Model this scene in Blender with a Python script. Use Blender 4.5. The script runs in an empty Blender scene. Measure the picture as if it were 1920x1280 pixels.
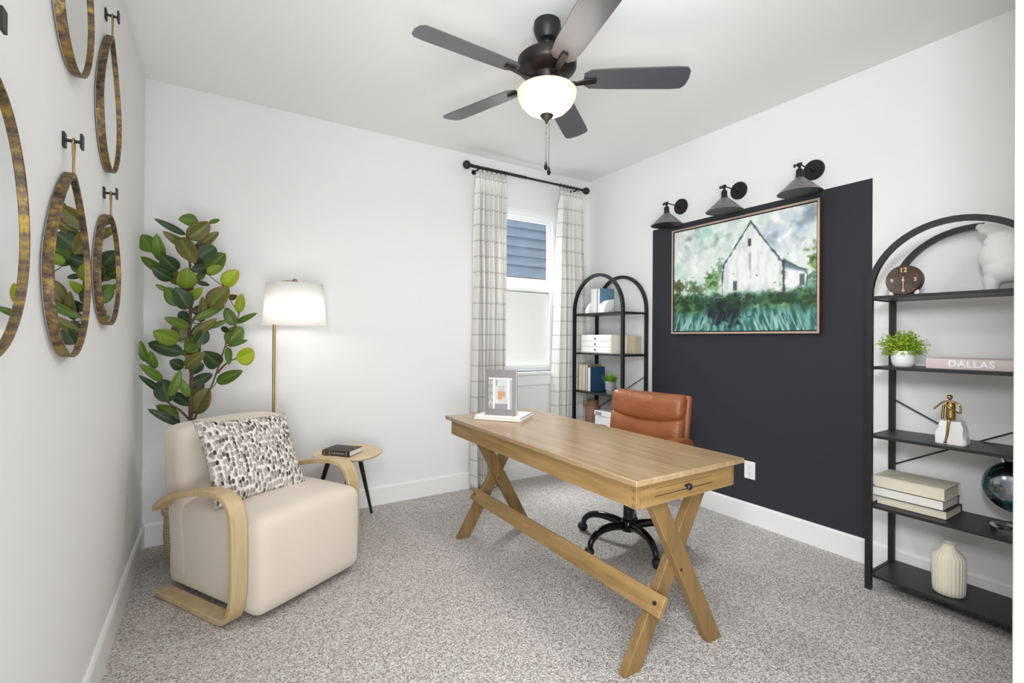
import bpy, bmesh, math, random
from mathutils import Vector, Matrix, noise
from math import sin, cos, pi, radians, sqrt
random.seed(7)
SC = bpy.context.scene
COL = SC.collection
# ---------------------------------------------------------------- camera
RW, BW, CH = 3.419, 3.505, 2.743           # right wall x, back wall y, ceiling z
cam_d = bpy.data.cameras.new('camera'); cam = bpy.data.objects.new('camera', cam_d); COL.objects.link(cam)
th, pt, ro = 0.5601, 0.0013, 0.0060
r0 = Vector((cos(th), -sin(th), 0)); u0 = Vector((0, 0, 1)); w0 = Vector((sin(th), cos(th), 0))
w2 = w0*cos(pt)+u0*sin(pt); u2 = u0*cos(pt)-w0*sin(pt)
r3 = r0*cos(ro)+u2*sin(ro); u3 = u2*cos(ro)-r0*sin(ro)
mw = Matrix((( r3.x, u3.x, -w2.x, 0.3473), (r3.y, u3.y, -w2.y, 0.0), (r3.z, u3.z, -w2.z, 1.2417), (0, 0, 0, 1)))
cam.matrix_world = mw
cam_d.sensor_width = 36; cam_d.lens = 892.8/1920*36; cam_d.shift_y = -9.245/1920
cam_d.clip_start = 0.02
SC.camera = cam
# ---------------------------------------------------------------- world, lights, exposure
SC.view_settings.view_transform = 'Standard'; SC.view_settings.look = 'None'
SC.view_settings.gamma = 1; SC.view_settings.use_curve_mapping = False
SC.view_settings.exposure = 0.45
W = bpy.data.worlds.new('world'); SC.world = W; W.use_nodes = True
bg = W.node_tree.nodes['Background']; bg.inputs[0].default_value = (0.86, 0.93, 1.0, 1); bg.inputs[1].default_value = 1.15
def area(name, loc, target, sx, sy, power, col=(1, 1, 1)):
    d = bpy.data.lights.new(name, 'AREA'); d.shape = 'RECTANGLE'; d.size = sx; d.size_y = sy; d.energy = power; d.color = col
    o = bpy.data.objects.new(name, d); COL.objects.link(o); o.location = loc
    o.rotation_euler = (Vector(target)-Vector(loc)).to_track_quat('-Z', 'Y').to_euler(); return o
area('hall_fill', (0.75, -1.3, 2.2), (2.4, 1.6, 1.0), 1.4, 1.2, 2, (1.0, 0.985, 0.97))  # weak fill added in the unseen hall, aimed into the room
area('bounce_fill', (0.12, -0.75, 0.9), (3.2, 1.0, 3.3), 1.2, 1.3, 72, (0.92, 0.97, 1.0))  # added bounce fill behind the camera, brightens ceiling and right wall
area('flash_fill', (0.12, -0.10, 2.05), (3.4, -0.5, 1.5), .25, .5, 40, (0.93, 0.965, 1.0))  # soft flash added left of the camera to lift the right wall
area('window_daylight', (2.66, 4.35, 3.5), (2.3, 2.4, 0.6), 1.8, 1.2, 360, (0.88, 0.94, 1.0))
# ---------------------------------------------------------------- colour and materials
def lin(c):
    if isinstance(c, str): c = tuple(int(c[i:i+2], 16)/255 for i in (0, 2, 4))
    return tuple((x/12.92 if x <= .04045 else ((x+.055)/1.055)**2.4) for x in c)+(1,)
def mat(name, c, rough=.6, metal=0, spec=.5, **k):
    m = bpy.data.materials.new(name); m.use_nodes = True
    b = m.node_tree.nodes['Principled BSDF']
    b.inputs['Base Color'].default_value = lin(c); b.inputs['Roughness'].default_value = rough
    b.inputs['Metallic'].default_value = metal; b.inputs['Specular IOR Level'].default_value = spec
    for n, v in k.items(): b.inputs[n.replace('_', ' ')].default_value = v
    return m
class NT:
    def __init__(s, m): s.m = m; s.t = m.node_tree; s.b = s.t.nodes['Principled BSDF']
    def n(s, ty, ins=None, **at):
        x = s.t.nodes.new('ShaderNode'+ty)
        for k, v in at.items(): setattr(x, k, v)
        for k, v in (ins or {}).items():
            if isinstance(v, bpy.types.NodeSocket): s.t.links.new(v, x.inputs[k])
            else: x.inputs[k].default_value = v
        return x
    def link(s, a, b): s.t.links.new(a, b)
    def math(s, op, a, b=0.0, c=None):
        x = s.n('Math', {0: a, 1: b}, operation=op)
        if c is not None: x.inputs[2].default_value = c
        return x.outputs[0]
    def ramp(s, f, stops, interp='LINEAR'):
        x = s.n('ValToRGB', {0: f}); cr = x.color_ramp; cr.interpolation = interp
        while len(cr.elements) < len(stops): cr.elements.new(.5)
        for e, (p, c) in zip(cr.elements, stops): e.position = p; e.color = lin(c)
        return x.outputs[0]
    def mix(s, f, a, b, blend='MIX'):
        x = s.n('Mix', data_type='RGBA', blend_type=blend)
        for k, v in ((0, f), (6, a), (7, b)):
            if isinstance(v, bpy.types.NodeSocket): s.link(v, x.inputs[k])
            else: x.inputs[k].default_value = v
        return x.outputs[2]
    def bump(s, h, strength=.3, dist=.002):
        x = s.n('Bump', {'Height': h, 'Strength': strength, 'Distance': dist}); s.link(x.outputs[0], s.b.inputs['Normal'])
    def obj(s): return s.n('TexCoord').outputs['Object']
    def noise(s, v, scale, detail=2, rough=.5, dist=0): return s.n('TexNoise', {'Vector': v, 'Scale': scale, 'Detail': detail, 'Roughness': rough, 'Distortion': dist}).outputs[0]
    def mapping(s, v, sc=(1, 1, 1), rot=(0, 0, 0), loc=(0, 0, 0)): return s.n('Mapping', {'Vector': v, 'Scale': sc, 'Rotation': rot, 'Location': loc}).outputs[0]
def wood(name, c1, c2, axis='y', rough=.45, plank=0, scale=1.0):
    m = mat(name, c1, rough); t = NT(m); o = t.obj()
    sc = {'x': (1.2, 14, 14), 'y': (14, 1.2, 14), 'z': (14, 14, 1.2)}[axis]
    v = t.mapping(o, tuple(a*scale for a in sc))
    n1 = t.noise(v, 1.6, 5, .6, .6); n2 = t.noise(v, 9, 3, .6)
    f = t.math('ADD', t.math('MULTIPLY', n1, .75), t.math('MULTIPLY', n2, .25))
    c = t.ramp(f, [(.32, c2), (.62, c1)])
    if plank:
        sx = t.n('SeparateXYZ', {0: o}).outputs[0]
        k = t.math('FLOOR', t.math('MULTIPLY', sx, 1/plank))
        wn = t.n('TexWhiteNoise', {'W': k}, noise_dimensions='1D').outputs[0]
        c = t.mix(t.math('MULTIPLY', wn, .22), c, lin(c2))
        fr = t.math('FRACT', t.math('MULTIPLY', sx, 1/plank))
        c = t.mix(t.math('MULTIPLY', t.math('LESS_THAN', fr, .012), .25), c, lin('5a4026'))
    t.link(c, t.b.inputs['Base Color']); t.bump(n2, .05, .001); return m
M = {}
def wallmat(name, c, paint=None):
    m = mat(name, c, .85, spec=.2); t = NT(m); o = t.n('NewGeometry').outputs['Position']
    t.bump(t.noise(o, 55, 3, .55), .12, .0025)
    if paint:
        s = t.n('SeparateXYZ', {0: o}); y, z = s.outputs[1], s.outputs[2]; y0, y1, z0, z1 = paint
        f = t.math('MULTIPLY', t.math('MULTIPLY', t.math('GREATER_THAN', y, y0), t.math('LESS_THAN', y, y1)),
                   t.math('MULTIPLY', t.math('GREATER_THAN', z, z0), t.math('LESS_THAN', z, z1)))
        t.link(t.mix(f, lin(c), lin('343439')), t.b.inputs['Base Color'])
        t.link(t.math('SUBTRACT', .85, t.math('MULTIPLY', f, .27)), t.b.inputs['Roughness'])
    return m
M['wall'] = wallmat('wall_paint', 'e9e8e7')
M['wallr'] = wallmat('wall_paint_with_dark_accent', 'e9e8e7', (1.168, 2.718, .1, 2.13))
M['ceil'] = wallmat('ceiling_paint', 'f0f0ee')
M['trim'] = mat('white_trim', 'eeedeb', .4)
M['vinyl'] = mat('window_vinyl', 'f2f2f2', .35)
m = M['carpet'] = mat('carpet', 'b0a8a0', .95, spec=.1); t = NT(m); o = t.n('NewGeometry').outputs['Position']
vo = t.n('TexVoronoi', {'Vector': o, 'Scale': 210.0}); cc = t.n('SeparateColor', {0: vo.outputs['Color']}).outputs[0]
n1 = t.noise(o, 150, 3, .65); n2 = t.noise(o, 2.6, 3, .55)
f = t.math('ADD', t.math('MULTIPLY', cc, .55), t.math('MULTIPLY', n1, .45))
c = t.ramp(f, [(.2, '7d766f'), (.42, 'b5ada6'), (.62, 'dad4ce'), (.8, 'f0ece8')])
c = t.mix(t.ramp(n2, [(.35, '000000'), (.68, '666666')]), c, lin('d3ccc6'))
t.link(c, t.b.inputs['Base Color'])
t.bump(t.math('ADD', t.math('MULTIPLY', vo.outputs['Distance'], -1.0), n1), .7, .006)
M['desk'] = wood('desk_oak', '9f7f4f', '7b5e37', 'y', .5)
M['desktop'] = wood('desk_top_oak', 'b59976', '977c5a', 'y', .22, .105)
M['deskx'] = wood('desk_end_oak', '9f7f4f', '7b5e37', 'x', .5)
M['deskz'] = wood('desk_leg_oak', '8c6d42', '6b522f', 'z', .55)
M['bent'] = wood('bentwood_ash', 'cbb48c', 'b59a6f', 'z', .5, scale=.8)
M['tabletop'] = wood('table_light_wood', 'e0c9a6', 'cdb38b', 'x', .45)
M['blackmetal'] = mat('black_powdercoat', '17181a', .48)
M['shelfboard'] = mat('shelf_board', '202022', .42); t = NT(M['shelfboard']); t.bump(t.noise(t.mapping(t.obj(), (60, 3, 60)), 3, 4), .08, .001)
M['glossblack'] = mat('gloss_black', '0d0d0e', .16)
M['bronze'] = mat('dark_bronze', '2e2a29', .4, .6)
M['bladem'] = mat('fan_blade', '504f54', .27, spec=.8)
M['nickel'] = mat('chrome', 'c9c9c9', .12, 1)
M['brass'] = mat('brass', 'a88f5c', .32, 1)
M['gold'] = mat('polished_gold', 'b8975c', .18, 1)
M['boucle'] = mat('cream_velvet', 'dccfc0', .9, spec=.15, Sheen_Weight=.35); t = NT(M['boucle']); o = t.obj()
t.link(t.mix(t.ramp(t.noise(o, 7, 3), [(.35, '000000'), (.7, '707070')]), lin('dccfc0'), lin('d0c0ae')), t.b.inputs['Base Color']); t.bump(t.noise(o, 260, 2), .18, .001)
M['leather'] = mat('cognac_leather', '9a5a30', .4); t = NT(M['leather']); o = t.obj()
t.link(t.mix(t.noise(o, 9, 4), lin('78421e'), lin('a2633a')), t.b.inputs['Base Color']); t.bump(t.math('ADD', t.math('MULTIPLY', t.noise(o, 120, 4, .6), .12), t.noise(t.mapping(o, (14, 14, 26)), 1.2, 3, .6, 1.5)), .5, .008)
M['mirror'] = mat('mirror_glass', 'e8e8e8', .01, 1)
m = M['antique'] = mat('antique_brass', '8a6a35', .5, .65); t = NT(m); o = t.obj()
t.link(t.ramp(t.noise(o, 38, 5, .7), [(.36, '3e342c'), (.5, '6e5c48'), (.66, 'ab8a3c')]), t.b.inputs['Base Color']); t.bump(t.noise(o, 90, 4, .7), .4, .002)
M['white'] = mat('white_ceramic', 'efeeec', .35)
M['plaster'] = mat('white_plaster', 'eeedeb', .7)
M['cream'] = mat('cream_board', 'e8e0d2', .7)
M['pages'] = mat('book_pages', 'e2d8c4', .85); t = NT(M['pages']); t.bump(t.noise(t.mapping(t.obj(), (4, 4, 500)), 2, 2), .3, .001)
M['pagesw'] = mat('white_pages', 'e9e6df', .85)
M['shade'] = mat('linen_shade', 'f4f3f0', .8, spec=.1)
M['numeral'] = mat('pale_gold_paint', 'e0c896', .4)
M['clockm'] = mat('dark_wood_clock', '3b2c25', .45); t = NT(M['clockm']); t.link(t.ramp(t.noise(t.mapping(t.obj(), (3, 30, 30)), 1.5, 4, .6, 1.2), [(.3, '2c201b'), (.7, '5a453a')]), t.b.inputs['Base Color'])
M['terra'] = mat('terracotta', '8a5f4a', .75); t = NT(M['terra']); t.link(t.mix(t.noise(t.obj(), 12, 4), lin('74503f'), lin('9d7059')), t.b.inputs['Base Color'])
M['galv'] = mat('galvanised_pail', 'c4c8ca', .4, .5)
M['soil'] = mat('soil', '2c221b', .95)
M['bark'] = mat('bark', '5c4433', .85); t = NT(M['bark']); t.bump(t.noise(t.mapping(t.obj(), (60, 60, 15)), 1.5, 4), .6, .004)
def vcmat(name, rough, spec=.5, attr='Col', **k):
    m = mat(name, 'ffffff', rough, spec=spec, **k); t = NT(m)
    t.link(t.n('Attribute', attribute_name=attr).outputs['Color'], t.b.inputs['Base Color']); return m
M['leaf'] = vcmat('rubber_plant_leaf', .42, .35)
M['canvas'] = vcmat('canvas_paint', .55)
M['photo'] = vcmat('printed_cover', .5)
def translucent(name, c, f):
    m = mat(name, c, .8, spec=.1); t = NT(m)
    tr = t.n('BsdfTranslucent', {'Color': lin(c)}); mx = t.n('MixShader', {0: f, 1: t.b.outputs[0], 2: tr.outputs[0]})
    t.link(mx.outputs[0], t.t.nodes['Material Output'].inputs[0]); return m
def glass(name, f=.93, rough=.02, c='ffffff'):
    m = mat(name, c, rough); t = NT(m)
    tr = t.n('BsdfTransparent'); mx = t.n('MixShader', {0: f, 1: t.b.outputs[0], 2: tr.outputs[0]})
    t.b.inputs['Base Color'].default_value = (.02, .02, .02, 1)
    t.link(mx.outputs[0], t.t.nodes['Material Output'].inputs[0]); return m
# ---------------------------------------------------------------- mesh builder
class MB:
    def __init__(s): s.v = []; s.f = []; s.uv = None
    def add(s, vs, fs):
        k = len(s.v); s.v += [tuple(p) for p in vs]; s.f += [tuple(i+k for i in q) for q in fs]; return s
    def box(s, a, b, M4=None):
        (x0, y0, z0), (x1, y1, z1) = a, b
        vs = [Vector(p) for p in ((x0, y0, z0), (x1, y0, z0), (x1, y1, z0), (x0, y1, z0), (x0, y0, z1), (x1, y0, z1), (x1, y1, z1), (x0, y1, z1))]
        if M4 is not None: vs = [M4 @ p for p in vs]
        return s.add(vs, [(0, 3, 2, 1), (4, 5, 6, 7), (0, 1, 5, 4), (1, 2, 6, 5), (2, 3, 7, 6), (3, 0, 4, 7)])
    def beam(s, p0, p1, side, w, t):      # rectangular bar from p0 to p1; side = direction of width w, t the other
        p0, p1 = Vector(p0), Vector(p1); d = (p1-p0).normalized(); a = Vector(side); a = (a-d*a.dot(d)).normalized(); b = d.cross(a)
        vs = []
        for p in (p0, p1):
            for i, j in ((-1, -1), (1, -1), (1, 1), (-1, 1)): vs.append(p+a*(i*w/2)+b*(j*t/2))
        return s.add(vs, [(0, 3, 2, 1), (4, 5, 6, 7), (0, 1, 5, 4), (1, 2, 6, 5), (2, 3, 7, 6), (3, 0, 4, 7)])
    def tube(s, pts, r, n=10, cap=True, closed=False, flat=None):
        pts = [Vector(p) for p in pts]; N = len(pts); rs = r if isinstance(r, (list, tuple)) else [r]*N
        vs = []; prev = None
        for i, p in enumerate(pts):
            if closed: d = (pts[(i+1) % N]-pts[i-1])
            else: d = (pts[min(i+1, N-1)]-pts[max(i-1, 0)])
            d.normalize()
            if prev is None:
                a = Vector((0, 0, 1)) if abs(d.z) < .9 else Vector((1, 0, 0))
            else: a = prev
            a = (a-d*a.dot(d)).normalized(); prev = a; b = d.cross(a)
            for k in range(n):
                q = 2*pi*k/n; vs.append(p+(a*cos(q)+b*sin(q))*rs[i])
        fs = []
        for i in range(N if closed else N-1):
            j = (i+1) % N
            for k in range(n):
                l = (k+1) % n; fs.append((i*n+k, i*n+l, j*n+l, j*n+k))
        if cap and not closed: fs += [tuple(range(n))[::-1], tuple(range((N-1)*n, N*n))]
        return s.add(vs, fs)
    def strap(s, pts, side, w, t, closed=False):   # rectangular section swept along a path lying across 'side'
        pts = [Vector(p) for p in pts]; N = len(pts); side = Vector(side).normalized(); vs = []
        for i, p in enumerate(pts):
            d = (pts[(i+1) % N]-pts[i-1]) if closed else (pts[min(i+1, N-1)]-pts[max(i-1, 0)])
            d.normalize(); nrm = d.cross(side).normalized()
            for i2, j in ((-1, -1), (1, -1), (1, 1), (-1, 1)): vs.append(p+side*(i2*w/2)+nrm*(j*t/2))
        fs = []
        for i in range(N if closed else N-1):
            j = (i+1) % N
            for k in range(4): l = (k+1) % 4; fs.append((i*4+k, i*4+l, j*4+l, j*4+k))
        if not closed: fs += [(3, 2, 1, 0), (N*4-4, N*4-3, N*4-2, N*4-1)]
        return s.add(vs, fs)
    def lathe(s, prof, c=(0, 0, 0), n=32, axis=None, rfun=None):
        c = Vector(c); q = Vector(axis or (0, 0, 1)).normalized().to_track_quat('Z', 'Y') if axis else None
        vs = []
        for (r, z) in prof:
            for k in range(n):
                a = 2*pi*k/n; rr = r*(rfun(a, z) if rfun else 1); p = Vector((rr*cos(a), rr*sin(a), z))
                if q: p = q @ p
                vs.append(c+p)
        fs = []
        for i in range(len(prof)-1):
            for k in range(n): l = (k+1) % n; fs.append((i*n+k, i*n+l, (i+1)*n+l, (i+1)*n+k))
        if prof[0][0] > 1e-6: fs.append(tuple(range(n))[::-1])
        if prof[-1][0] > 1e-6: m = (len(prof)-1)*n; fs.append(tuple(range(m, m+n)))
        return s.add(vs, fs)
    def cyl(s, p0, p1, r, n=20, r1=None): return s.tube([p0, p1], [r, r if r1 is None else r1], n)
    def ball(s, c, r, n=20, sc=(1, 1, 1)):
        vs = []; m = n//2
        for i in range(m+1):
            a = pi*i/m
            for k in range(n): b = 2*pi*k/n; vs.append((c[0]+r*sc[0]*sin(a)*cos(b), c[1]+r*sc[1]*sin(a)*sin(b), c[2]+r*sc[2]*cos(a)))
        return s.add(vs, [(i*n+k, (i+1)*n+k, (i+1)*n+(k+1) % n, i*n+(k+1) % n) for i in range(m) for k in range(n)])
    def prism(s, poly, d):                # poly: planar list of 3D points, d: extrusion vector
        n = len(poly); d = Vector(d); vs = [Vector(p) for p in poly]+[Vector(p)+d for p in poly]
        return s.add(vs, [tuple(range(n))[::-1], tuple(range(n, 2*n))]+[(i, (i+1) % n, n+(i+1) % n, n+i) for i in range(n)])
    def ring(s, outer, inner, d):         # closed band between two loops, extruded by d
        n = len(outer); d = Vector(d)
        vs = [Vector(p) for p in outer]+[Vector(p) for p in inner]; vs += [p+d for p in vs[:2*n]]
        fs = []
        for i in range(n):
            j = (i+1) % n
            fs += [(i, j, n+j, n+i), (2*n+i, 3*n+i, 3*n+j, 2*n+j), (i, 2*n+i, 2*n+j, j), (n+i, n+j, 3*n+j, 3*n+i)]
        return s.add(vs, fs)
    def build(s, name, m, parent=None, bevel=0, seg=2, angle=35, solid=0, sub=0, flat=False):
        me = bpy.data.meshes.new(name); me.from_pydata(s.v, [], s.f); me.validate()
        bm = bmesh.new(); bm.from_mesh(me); bmesh.ops.remove_doubles(bm, verts=bm.verts, dist=1e-6)
        bmesh.ops.recalc_face_normals(bm, faces=bm.faces); bm.to_mesh(me); bm.free()
        if not flat:
            for p in me.polygons: p.use_smooth = True
            me.set_sharp_from_angle(angle=radians(angle))
        me.materials.append(m if not isinstance(m, str) else M[m])
        o = bpy.data.objects.new(name, me); COL.objects.link(o)
        if bevel:
            b = o.modifiers.new('bevel', 'BEVEL'); b.width = bevel; b.segments = seg; b.limit_method = 'ANGLE'; b.angle_limit = radians(40)
        if sub:
            b = o.modifiers.new('sub', 'SUBSURF'); b.levels = sub; b.render_levels = sub
        if parent is not None: attach(o, parent)
        return o
def attach(o, parent):                    # geometry is written in world units: keep it in place under its thing
    root = parent; loc = Vector((0, 0, 0)); rot = Matrix.Identity(4)
    o.parent = parent; o.matrix_parent_inverse = Matrix.Identity(4)
    inv = WM[parent.name].inverted() if parent.name in WM else Matrix.Identity(4)
    if o.type == 'MESH' and parent.name in WM:
        o.data.transform(inv)
    WM[o.name] = WM.get(parent.name, Matrix.Identity(4)).copy()
WM = {}
def thing(name, label, cat, loc=(0, 0, 0), rz=0, group=None):
    o = bpy.data.objects.new(name, None); COL.objects.link(o); o.location = loc; o.rotation_euler = (0, 0, rz); o.empty_display_size = .1
    tag(o, label, cat, group); WM[o.name] = Matrix.Translation(loc) @ Matrix.Rotation(rz, 4, 'Z'); return o
def tag(o, label, cat, group=None, kind=None):
    o['label'] = label; o['category'] = cat
    if group: o['group'] = group
    if kind: o['kind'] = kind
    return o
def struct(name, mb, m, label=None, cat=None, **k):
    o = mb.build(name, m, **k); o['kind'] = 'structure'
    if label: o['label'] = label
    if cat: o['category'] = cat
    return o
def local(mb, M4):                        # bring a mesh written in a thing's own frame to world
    mb.v = [tuple(M4 @ Vector(p)) for p in mb.v]; return mb
def text_mesh(name, s, size, m, origin, xdir, ydir, depth=.0008, parent=None, align='CENTER', extra=0.0, space=1.0):
    cu = bpy.data.curves.new(name, 'FONT'); cu.body = s; cu.size = size; cu.extrude = depth; cu.align_x = align; cu.align_y = 'CENTER'; cu.offset = extra; cu.space_character = space
    ob = bpy.data.objects.new(name+'_tmp', cu); COL.objects.link(ob); dg = bpy.context.evaluated_depsgraph_get(); dg.update()
    me = bpy.data.meshes.new_from_object(ob.evaluated_get(dg)); bpy.data.objects.remove(ob)
    x = Vector(xdir).normalized(); y = Vector(ydir).normalized(); z = x.cross(y)
    T = Matrix(((x.x, y.x, z.x, origin[0]), (x.y, y.y, z.y, origin[1]), (x.z, y.z, z.z, origin[2]), (0, 0, 0, 1)))
    me.transform(T); me.materials.clear(); me.materials.append(M[m] if isinstance(m, str) else m)
    o = bpy.data.objects.new(name, me); COL.objects.link(o)
    if parent is not None: attach(o, parent)
    return o
def remeshed(mb, name, m, parent, vox, smooth=4):
    me = bpy.data.meshes.new('tmp'); me.from_pydata(mb.v, [], mb.f)
    bm = bmesh.new(); bm.from_mesh(me); bmesh.ops.recalc_face_normals(bm, faces=bm.faces); bm.to_mesh(me); bm.free()
    o = bpy.data.objects.new('tmp', me); COL.objects.link(o)
    r = o.modifiers.new('r', 'REMESH'); r.mode = 'VOXEL'; r.voxel_size = vox
    s = o.modifiers.new('s', 'SMOOTH'); s.factor = .5; s.iterations = smooth
    dg = bpy.context.evaluated_depsgraph_get(); dg.update(); me2 = bpy.data.meshes.new_from_object(o.evaluated_get(dg)); bpy.data.objects.remove(o)
    for p in me2.polygons: p.use_smooth = True
    me2.materials.clear(); me2.materials.append(M[m]); o = bpy.data.objects.new(name, me2); COL.objects.link(o)
    if parent is not None: attach(o, parent)
    return o
def crv(pts, n=6):                        # Catmull-Rom through points
    P = [Vector(p) for p in pts]; out = []
    for i in range(len(P)-1):
        a = P[max(i-1, 0)]; b = P[i]; c = P[i+1]; d = P[min(i+2, len(P)-1)]
        for k in range(n):
            t = k/n; out.append(.5*((2*b)+(-a+c)*t+(2*a-5*b+4*c-d)*t*t+(-a+3*b-3*c+d)*t**3))
    out.append(P[-1]); return out
# ================================================================ THE ROOM
T_ = .12
struct('floor', MB().box((-.15, -2.2, -.05), (RW+.15, BW+.15, 0)), 'carpet', flat=True)
struct('ceiling', MB().box((-.15, -.16, CH), (RW+.15, BW+.15, CH+.08)), 'ceil', flat=True)
struct('wall_left', MB().box((-T_, -.1, 0), (0, BW+T_, CH)), 'wall', flat=True)
struct('wall_right', MB().box((RW, .08, 0), (RW+T_, BW+T_, CH)), 'wallr', flat=True)
WX0, WX1, WZ0, WZ1 = 2.30, 3.045, .935, 2.365
wb = MB()
wb.box((0, BW, 0), (WX0, BW+T_, CH)); wb.box((WX1, BW, 0), (RW, BW+T_, CH)); wb.box((WX0, BW, 0), (WX1, BW+T_, WZ0)); wb.box((WX0, BW, WZ1), (WX1, BW+T_, CH))
struct('wall_back', wb, 'wall', flat=True)
# front wall: the photograph is taken from its wide opening; only the right-hand piece is in view
FX = 1.372
wf = MB().box((FX, .08, 0), (RW, .20, CH)); wf.box((0, -.1, 2.5), (FX, .02, CH)); struct('wall_front', wf, 'wall', flat=True)
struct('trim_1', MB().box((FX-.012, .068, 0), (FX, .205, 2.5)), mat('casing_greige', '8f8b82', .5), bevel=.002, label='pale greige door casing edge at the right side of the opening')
bh = .135
def baseb(name, a, b, n):                 # n: direction out of the wall
    a, b, n = Vector(a), Vector(b), Vector(n); m = MB(); prof = [(0, 0), (.014, 0), (.014, bh-.012), (.008, bh), (0, bh)]
    m.prism([a+n*d+Vector((0, 0, z)) for d, z in prof], b-a); return struct(name, m, 'trim', angle=20)
baseb('baseboard_left', (0, -.1, 0), (0, BW, 0), (1, 0, 0)); baseb('baseboard_back', (0, BW, 0), (RW, BW, 0), (0, -1, 0)); baseb('baseboard_right', (RW, .2, 0), (RW, BW, 0), (-1, 0, 0))
# window
wn = bpy.data.objects.new('window_1', None); COL.objects.link(wn); wn['kind'] = 'structure'; wn['label'] = 'white single hung window behind the two plaid curtains'; WM['window_1'] = Matrix.Identity(4)
yf = BW+.045
fr = MB(); w_ = .03
for a, b in (((WX0, yf, WZ0), (WX0+w_, yf+.07, WZ1)), ((WX1-w_, yf, WZ0), (WX1, yf+.07, WZ1)), ((WX0+w_, yf, WZ1-.045), (WX1-w_, yf+.07, WZ1)), ((WX0+w_, yf, WZ0), (WX1-w_, yf+.07, WZ0+.025))): fr.box(a, b)
fr.build('window_frame', 'vinyl', wn, bevel=.002)
zm = 1.665
def sash(name, z0, z1, y):
    s = MB(); a, b = WX0+w_, WX1-w_; r = .028
    s.box((a, y, z0), (a+r, y+.028, z1)); s.box((b-r, y, z0), (b, y+.028, z1)); s.box((a+r, y, z1-r), (b-r, y+.028, z1)); s.box((a+r, y, z0), (b-r, y+.028, z0+r+.008))
    o = s.build(name, 'vinyl', wn, bevel=.002)
    g = MB().box((a+r, y+.011, z0+r), (b-r, y+.017, z1-r)).build('pane', M['pane'], o)
    return o
M['pane'] = glass('window_glass')
sash('upper_sash', zm-.015, WZ1-.045, yf+.036); sash('lower_sash', WZ0+.025, zm+.02, yf+.006)
M['screen'] = glass('insect_screen', .22, .9); NT(M['screen']).b.inputs['Base Color'].default_value = lin('e8e8e6')
M['screen'] = glass('insect_screen_mesh', .72, .9); NT(M['screen']).b.inputs['Base Color'].default_value = lin('b9bab8')
MB().box((WX0+w_, yf+.066, WZ0+.025), (WX1-w_, yf+.068, zm+.01)).build('screen', M['screen'], wn)
sl = MB(); sl.box((WX0-.04, BW-.03, WZ0-.028), (WX1+.035, BW+.05, WZ0)); sl.build('window_sill', 'trim', wn, bevel=.004)
MB().box((WX0-.015, BW-.014, WZ0-.118), (WX1+.012, BW, WZ0-.028)).build('apron', 'trim', wn, bevel=.002)
# outside: neighbour's lap-sided house
nb = thing('neighbour_house', 'blue lap sided neighbouring house with a pale base seen through the window', 'house', (5.0, 6.5, 0))
sd = MB()
z = 2.215
while z < 4.4:
    h = .152 if z > 2.3 else .19
    sd.add([(1.5, 6.455, z), (9, 6.455, z), (9, 6.5, z+h), (1.5, 6.5, z+h), (1.5, 6.52, z), (9, 6.52, z)], [(0, 1, 2, 3), (0, 4, 5, 1)]); z += h
m = mat('blue_siding', '63789c', .7); t = NT(m); o = t.n('NewGeometry').outputs['Position']
t.link(t.mix(t.noise(t.mapping(o, (2, 2, 8)), 2, 4), lin('66717f'), lin('959fab')), t.b.inputs['Base Color']); t.bump(t.noise(t.mapping(o, (6, 6, 60)), 2, 4), .4, .004)
sd.build('siding', m, nb, flat=True); MB().box((1.5, 6.5, 2.2), (9, 6.6, 4.5)).build('sheathing', 'cream', nb)
MB().box((1.5, 6.46, -.3), (9, 6.6, 2.2)).build('foundation_wall', mat('pale_masonry', 'e6ddcf', .9), nb)
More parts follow.
